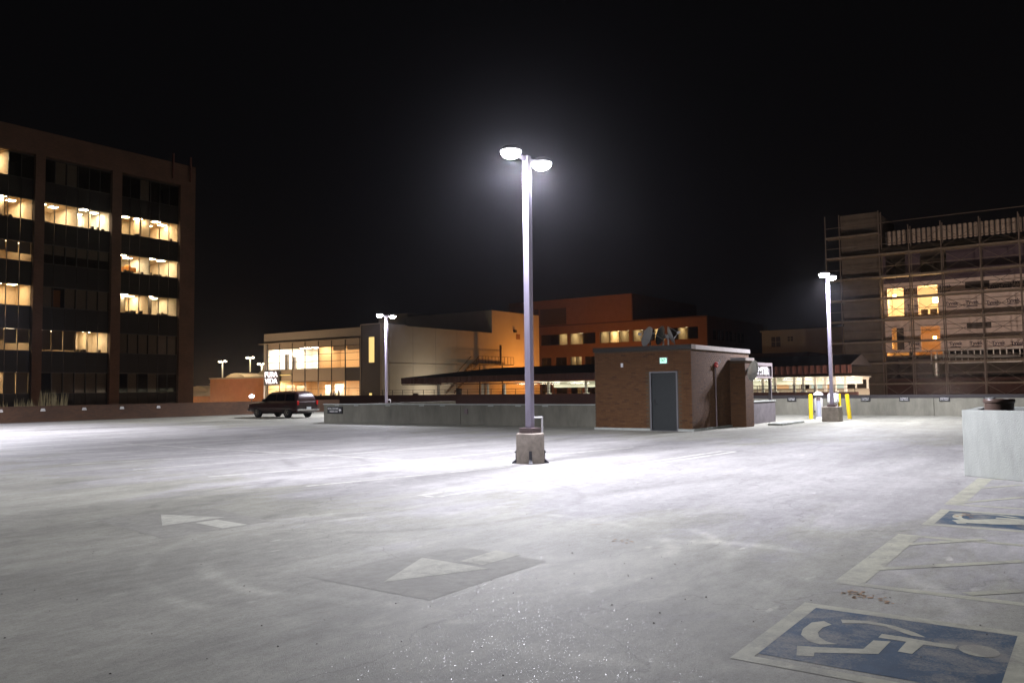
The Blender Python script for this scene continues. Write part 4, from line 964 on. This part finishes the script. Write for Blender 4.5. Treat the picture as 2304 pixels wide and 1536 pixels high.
MB().add([(CX-.12,C0,fz(C0)+.582),(CX-.12,C1+.15,fz(C1)+.582),(CX+3.2,C1-9,3.62),(CX+3.2,C0,3.85),(CX+6.4,C1+.15,fz(C1)+.582),(CX+6.4,C0,fz(C0)+.582)], [[0,3,2,1],[1,2,4],[2,3,5,4],[0,5,3]]).build('roof', 'roofing', cn)
MB().box((CX+.081,C0,2.20),(CX+6,C1-13,2.24)).build('soffit', 'soffit', cn)
box('inner_beam', (CX+4,14.3,1.70), (CX+4.2,41,2.198), 'soffit', cn)
box('soffit_end', (CX+.081,C1-12.9,2.10), (CX+6,C1,2.16), 'fascia', cn)
for y in (14.6,17.5,20.5,25,29,33,36.5,39.5,42): MB().quad((CX+2.6,y,2.05),(CX+2.6,y+2.2,2.05),(CX+2.9,y+2.2,2.05),(CX+2.9,y,2.05)).build('soffit_light', 'soffit_light', cn)
for y in (14.75,15.45,16.1,16.8,17.65,18.3,19.7,20.6,26.0,31.0,35.8,39.6,44.4,46.3,46.95,52.3):
    MB().box((CX+.9,y-.09,.15),(CX+1.08,y+.09,2.19)).build('column', 'column_white', cn); MB().box((CX+.8,y-.2,.151),(CX+1.18,y+.2,1.22)).build('column_plinth', 'column_white', cn) if int(y) % 2 else None
rl = empty('terrace_railing', (CX-.2,35,1.15), 'thin dark metal railing on top of the red terrace wall', 'railing')
for z in (1.38,1.62): MB().tube((CX-.45,13.7,z),(CX-.45,62,z),.018,6).build('rail', 'rail', rl)
rp = boxmesh('rail_post', (-.02,-.02,0), (.02,.02,.47), 'rail'); y = 13.8
while y < 62: inst(rp, 'rail_post', (CX-.45,y,1.151), rl); y += 1.35
for y, h in ((48.6,1.72),(54.0,1.3)): 
    q = box('equipment_box', (CX-.25,y,.151), (CX,y+.5,h), 'furniture_dark', None); tag(q, 'small dark cabinet by the railing, '+('taller' if h > 1.5 else 'lower')+' of the two', 'cabinet')
# shop windows under the right part of the canopy
sf = empty('arcade_front', (CX+5.5,22,.15), 'cream shop front with lit windows beneath the right part of the canopy', 'building')
box('back_wall', (CX+5.6,14.2,.15), (CX+5.8,30,1.35), 'panel_grey', sf); box('head_wall', (CX+5.6,14.2,2.02), (CX+5.8,30,2.19), 'store_wall', sf)
rr = random.Random(8); y = 14.3
while y < 29.5:
    wv = rr.uniform(.7,1.3); box('window_mullion', (CX+5.58,y-.06,1.35), (CX+5.8,y+.06,2.02), 'column_white', sf)
    if rr.random() < .7:
        box('shop_window', (CX+5.7,y+.07,1.36), (CX+5.72,y+wv-.07,2.01), 'arcade_'+str(rr.randint(0,2)) if 'arcade_0' in M else 'store_wall', sf)
    y += wv

# ------------------------------------------------------------------ low red-brown hall with skylights, far left
hl = empty('low_hall', (82,112,-6), 'low red brown hall with pale arched skylight roofs left of the shop', 'building')
box('front_wall', (82,105.2,-6), (82.4,119.6,3.75), 'redbrown_wall', hl); box('roof_edge', (81.8,105.2,3.75), (82.6,119.7,3.98), 'stucco', hl)
box('hall_body', (82.4,105.2,-6), (105,119.6,3.6), 'furniture_dark', hl)
box('side_wing', (82,119.7,-6), (90,127,1.0), 'redbrown_wall', hl)
def arch(y0, y1, zb, zt, name='skylight'):
    n = 8; b = MB(); vs = []
    for xx in (86, 100):
        for i in range(n+1):
            t_ = i/n; vs.append((xx+(2.2 if 0 < i < n and xx == 86 else 0), y0+(y1-y0)*t_, zb+(zt-zb)*math.sin(math.pi*t_)**.8))
    b.add(vs, [[i,i+1,i+1+n+1,i+n+1] for i in range(n)]+[list(range(n+1))]); return b.build(name, 'skylight_roof', hl)
arch(106.0,117.0,3.6,5.75); arch(117.2,126,3.0,4.9); arch(128,137,1.0,2.8)
def twin_lamp(x, y, zb, zt, label, sc=1, cool=False):
    o = empty('street_lamp', (x,y,zb), label, 'street lamp', 'small distant street lamps')
    MB().tube((x,y,zb),(x,y,zt),.11*sc,8).build('pole', 'column_white', o)
    MB().bar((x,y-.55*sc,zt),(x,y+.55*sc,zt),.1,.08).build('arm', 'column_white', o)
    for d in (-1,1): MB().lathe([(.001,-.12),(.22,-.08),(.28,.02),(.15,.10),(.001,.12)], (x,y+d*.7*sc,zt), 10).build('lamp_head', 'globe_cool' if cool else 'globe', o, smooth=True)
    point('lamp_light', (x,y,zt-.5), o, 500, (1,.82,.55), .3)
    return o
twin_lamp(86,122.0,3.5,6.85,'small twin street lamp at the left over the hall roof')
twin_lamp(88,117.2,5.0,7.4,'tallest small twin street lamp over the hall skylight')
twin_lamp(90,116.7,4.5,6.35,'small twin street lamp nearest the shop sign')
twin_lamp(110,170,-2,4.2,'tiny bluish street lamp beside the office block edge',1,True)
g = empty('globe_lamp', (80,128,-6), 'white glowing globe lamp low beside the office block edge', 'street lamp'); MB().tube((80,128,-6),(80,128,.6),.08,8).build('pole', 'rail', g)
MB().lathe([(.001,-.25),(.3,-.18),(.45,0),(.3,.18),(.001,.25)], (80,128,.85), 12).build('globe', 'globe', g, smooth=True); point('lamp_light', (79.2,127.5,.9), g, 500, (1,.65,.3), .3)
g = empty('globe_lamp', (73,96.8,-6), 'bright bluish lamp just above the car bonnet', 'street lamp'); MB().tube((73,96.8,-6),(73,96.8,.8),.08,8).build('pole', 'rail', g)
MB().lathe([(.001,-.22),(.25,-.15),(.36,0),(.25,.15),(.001,.22)], (73,96.8,1.02), 12).build('globe', 'globe_cool', g, smooth=True); point('lamp_light', (72.5,97.5,1.2), g, 250, (1,.8,.6), .3)

# ------------------------------------------------------------------ building under construction with scaffold, right
BX = 88.0
cb = empty('wrapped_building', (BX,8,-6), 'unfinished building in lettered house wrap behind scaffolding', 'building')
def cwall(y0, y1, z0, z1, holes, m, name):
    zs = sorted({z0, z1, *[h[2] for h in holes], *[h[3] for h in holes]}); b = MB()
    for za, zb in zip(zs, zs[1:]):
        cut = sorted([(h[0],h[1]) for h in holes if h[2] < zb-1e-6 and h[3] > za+1e-6]); y = y0
        for c0, c1 in cut:
            if c0 > y: b.box((BX,y,za),(BX+.3,c0,zb))
            y = c1
        if y < y1: b.box((BX,y,za),(BX+.3,y1,zb))
    return b.build(name, m, cb)
tow = box('stair_tower', (BX-1.2,17.45,-6), (BX+7,20.95,18.65), 'sheathing', cb)
HO = [(15.55,17.03,8.33,11.05),(12.55,14.30,8.33,11.12),(12.5,14.15,4.88,7.16),(15.66,16.75,5.0,7.15)]
cwall(-9, 17.44, 4.75, 11.55, HO, 'wrap', 'wrapped_wall')
H2 = [(15.3,17.1,12.0,14.4),(11.7,14.0,12.0,14.4)]
cwall(-9, 17.44, 11.551, 14.6, H2, 'sheathing_purple', 'bare_wall')
cwall(-9, 17.44, -6, 2.2, [], 'brick_dark', 'base_wall')
box('core', (BX+6,-9,-6), (BX+20,17.3,14.5), 'office_dark', cb)
for z in (4.4,8.0,11.5,14.55): box('floor_slab', (BX+.31,-9,z-.15), (BX+6,17.3,z), 'sheathing', cb)
box('roof_slab', (BX-.3,-9,15.0), (BX+16,17.4,15.2), 'sheathing', cb)
cg = boxmesh('corrugated_rib', (-.16,0,0), (0,.30,1.4), 'corrugated', bevel=.07); box('corrugated_back', (BX-.5,-9,15.3), (BX-.42,16.9,16.66), 'charcoal', cb)  # dark back plate puts the shade between the ribs into colour
y = 16.4
while y > -9: inst(cg, 'corrugated_rib', (BX-.501,y,15.28), cb); y -= .44
box('mesh_patch', (BX-.02,8.2,10.55), (BX-.001,10.2,11.15), 'furniture_dark', cb); box('mesh_patch', (BX-.02,8.2,6.75), (BX-.001,10.2,7.3), 'furniture_dark', cb)
box('door_board', (BX-.02,15.66,5.0), (BX-.001,16.3,7.15), 'furniture_dark', cb)
rr = random.Random(2)
for z, ys in ((10.75,(15.1,11.9,7.9,6.9,5.9,4.2,2.6,.9)),(9.2,(14.75,11.4,9.7,8.0,6.4,4.6,2.8,1)),(5.4,(14.8,11.2,9.5,7.7,6.2,4.4,2.8))):
    for y in ys: text('lettering', 'Tyvek', .44, 'wrap_ink', center=(BX-.02,y,z+rr.uniform(-.15,.15)), parent=cb, extrude=.004, bold=.012, **FX); box('wrap_print', (BX-.012,y-.45,z-.36), (BX-.001,y+.45,z-.27), 'wrap_ink', cb)
emat('work_lamp', (1, .66, .30), 25); emat('work_lamp2', (1, .45, .10), 40)
room(cb, 'lit_room', (BX+.32,15.3,8.05), (BX+4,17.3,11.3), 'store_wall', '-x'); room(cb, 'lit_room', (BX+.32,12.3,8.05), (BX+4.5,15.2,11.3), 'store_wall', '-x')
room(cb, 'lit_room', (BX+.32,12.3,4.45), (BX+4.5,14.9,7.8), 'office_wall', '-x'); room(cb, 'lit_room', (BX+.32,15.3,4.45), (BX+4,17.3,7.8), 'store_wall', '-x')
box('work_light', (BX+1.5,16.5,10.2), (BX+1.6,16.8,10.6), 'work_lamp', cb); box('work_light', (BX+2,12.7,9.6), (BX+2.1,13.3,10.1), 'work_lamp', cb); box('work_light', (BX+2,13.1,6.0), (BX+2.1,13.4,6.3), 'work_lamp2', cb); box('work_light', (BX+1,16.9,5.2), (BX+1.1,17.0,5.9), 'work_lamp2', cb)
for p, e in (((BX+1.3,16.2,10.2),420),((BX+1.8,13.2,9.8),420),((BX+1.4,13.25,6.1),60),((BX+.8,16.7,5.5),60)): point('work_lamp_light', p, cb, e, (1,.62,.28) if p[2] > 8 else (1,.45,.12), .2)
for y in (12.8,13.6): box('stored_board', (BX+.9,y,8.06), (BX+1,y+.6,8.9), 'furniture_dark', cb)
MB().lathe([(.28,2.4),(.28,4.4)], (BX-.4,12.9,0), 12).tube((BX-.4,12.9,4.3),(BX-.4,6,4.0),.18,10).build('duct', 'duct', cb)
# steel studs
sd_ = boxmesh('stud', (-.05,-.04,0), (.05,.04,1.18), 'duct'); y = 13.3
while y > -8: inst(sd_, 'stud', (BX-.2,y,3.62), cb); y -= .52
box('stud_track', (BX-.26,-8,3.55), (BX-.14,13.4,3.61), 'duct', cb); box('stud_track', (BX-.26,-8,4.81), (BX-.14,13.4,4.87), 'duct', cb)
# scaffold
scf = empty('scaffold', (BX-2.2,8,-6), 'tubular scaffold with plank lifts in front of the wrapped building', 'scaffold')
ups = [22.1,20.75,17.1,14.5,11.75,8.6,5.55,2.4,-.7,-3.8]
lifts = [-.4,1.6,3.6,5.65,7.75,9.85,11.93,14.12,16.2]
TOPZ = 16.0
s1 = boxmesh('standard', (-.045,-.045,0), (.045,.045,1), 'scaffold')
for y in ups:
    for x in (BX-2.6, BX-1.5):
        if y < 17.2 or x < BX-2: o = inst(s1, 'standard', (x,y,-6), scf); o.scale = (1,1,24.5 if y > 17 else 22.8)
for z in lifts:
    for ya, yb in zip(ups[1:], ups[:-1]):
        if (ya < 17.05 and z < TOPZ) or (ya > 17.05 and z > 0):
            box('plank', (BX-2.62,ya+.02,z), (BX-1.5,yb-.02,z+.16), 'plank', scf)
        MB().tube((BX-2.6,ya,z+1.05),(BX-2.6,yb,z+1.05),.03,5).build('guard_rail', 'scaffold', scf)
        if yb < 17.2 and z < 15: 
            MB().tube((BX-2.6,ya,z+.1),(BX-2.6,yb,z+2.0),.022,5).build('brace', 'scaffold', scf); MB().tube((BX-2.62,yb,z+.1),(BX-2.62,ya,z+2.0),.022,5).build('brace', 'scaffold', scf)

# beige building far behind
bg_ = empty('beige_building', (112,32,-6), 'dim beige building with small dark windows behind the right lamp post', 'building')
box('wall', (112,24,-6), (126,37.8,8.95), 'beige_wall', bg_); box('cornice', (111.8,23.8,8.95), (126,38,9.15), 'beige_wall', bg_)
for y, z, wv, h in ((35.3,6.9,1.2,1.35),(33.6,7.6,.7,.6)):
    f = box('window', (111.95,y,z), (111.999,y+wv,z+h), 'furniture_dark', bg_); box('window_bar', (111.92,y+wv/2-.04,z), (111.949,y+wv/2+.04,z+h), 'beige_wall', f); box('window_bar', (111.90,y,z+h/2-.03), (111.919,y+wv,z+h/2+.03), 'beige_wall', f)
an = empty('brick_annex', (100,33,-6), 'dim dark brick annex roof behind the lettered sign', 'building')
box('wall', (100,28.2,-6), (108,36,5.6), 'brick_dark', an); box('roof', (92,18,4.2), (107,34,4.5), 'roofing', an)

# ------------------------------------------------------------------ street lamps below deck level, some added out of sight to light the fronts
def hidden_lamp(x, y, z, power, label, col=(1,.34,.055)):
    o = empty('hidden_lamp', (x,y,-6), label, 'street lamp', 'sodium street lamps below the deck')
    MB().tube((x,y,-6),(x,y,z-.25),.07,8).build('pole', 'rail', o)
    MB().lathe([(.001,-.2),(.2,-.14),(.26,0),(.2,.14),(.001,.2)], (x,y,z-.05), 12).build('globe', 'sodium', o, smooth=True)
    point('lamp_light', (x,y,z+.25), o, power, col, .2)
hidden_lamp(103.5,67.6,3.4,4000,'sodium street lamp beside the blank shop wall')
hidden_lamp(112,60,2.0,1300,'sodium street lamp before the orange brick building')
hidden_lamp(57.5,8,.1,6600,'added unseen lamp that lights the wrapped building', (1,.76,.63))  # unseen, added to brighten the scaffolded front
hidden_lamp(82,69.0,.6,950,'pale lamp at the foot of the blank shop wall', (1,.88,.66))
hidden_lamp(57.5,-6,.1,6600,'added unseen lamp lighting the wrapped building from the right', (1,.76,.63))  # second lamp added for the scaffolded front
hidden_lamp(30,58.5,-.2,260,'added unseen lamp that lights the office block front', (1,.62,.36))  # unseen, added to brighten the lower brickwork
hidden_lamp(44,58.5,-.2,260,'added unseen lamp that lights the office block corner', (1,.62,.36))  # added likewise for the brick corner
hidden_lamp(64,92,-1.0,5500,'street lamp in front of the shop glass', (1,.66,.40))
hidden_lamp(72,112,-1.0,2500,'street lamp in front of the low hall', (1,.55,.22))

# ------------------------------------------------------------------ thin haze volume, added to imitate the lens glow of the lamps
hz = box('haze', (-40,-60,-7), (190,200,24), 'deck')
tag(hz, 'thin haze added for the lens glow round the lamps', kind='stuff')
m = bpy.data.materials.new('haze'); m.use_nodes = True; nt = m.node_tree; nt.nodes.clear()
ho = nt.nodes.new('ShaderNodeOutputMaterial'); hv = nt.nodes.new('ShaderNodeVolumePrincipled')
hv.inputs['Density'].default_value = .00022; hv.inputs['Anisotropy'].default_value = .92; hv.inputs['Color'].default_value = (.9, .9, 1, 1)
nt.links.new(hv.outputs[0], ho.inputs['Volume']); hz.data.materials.clear(); hz.data.materials.append(m)
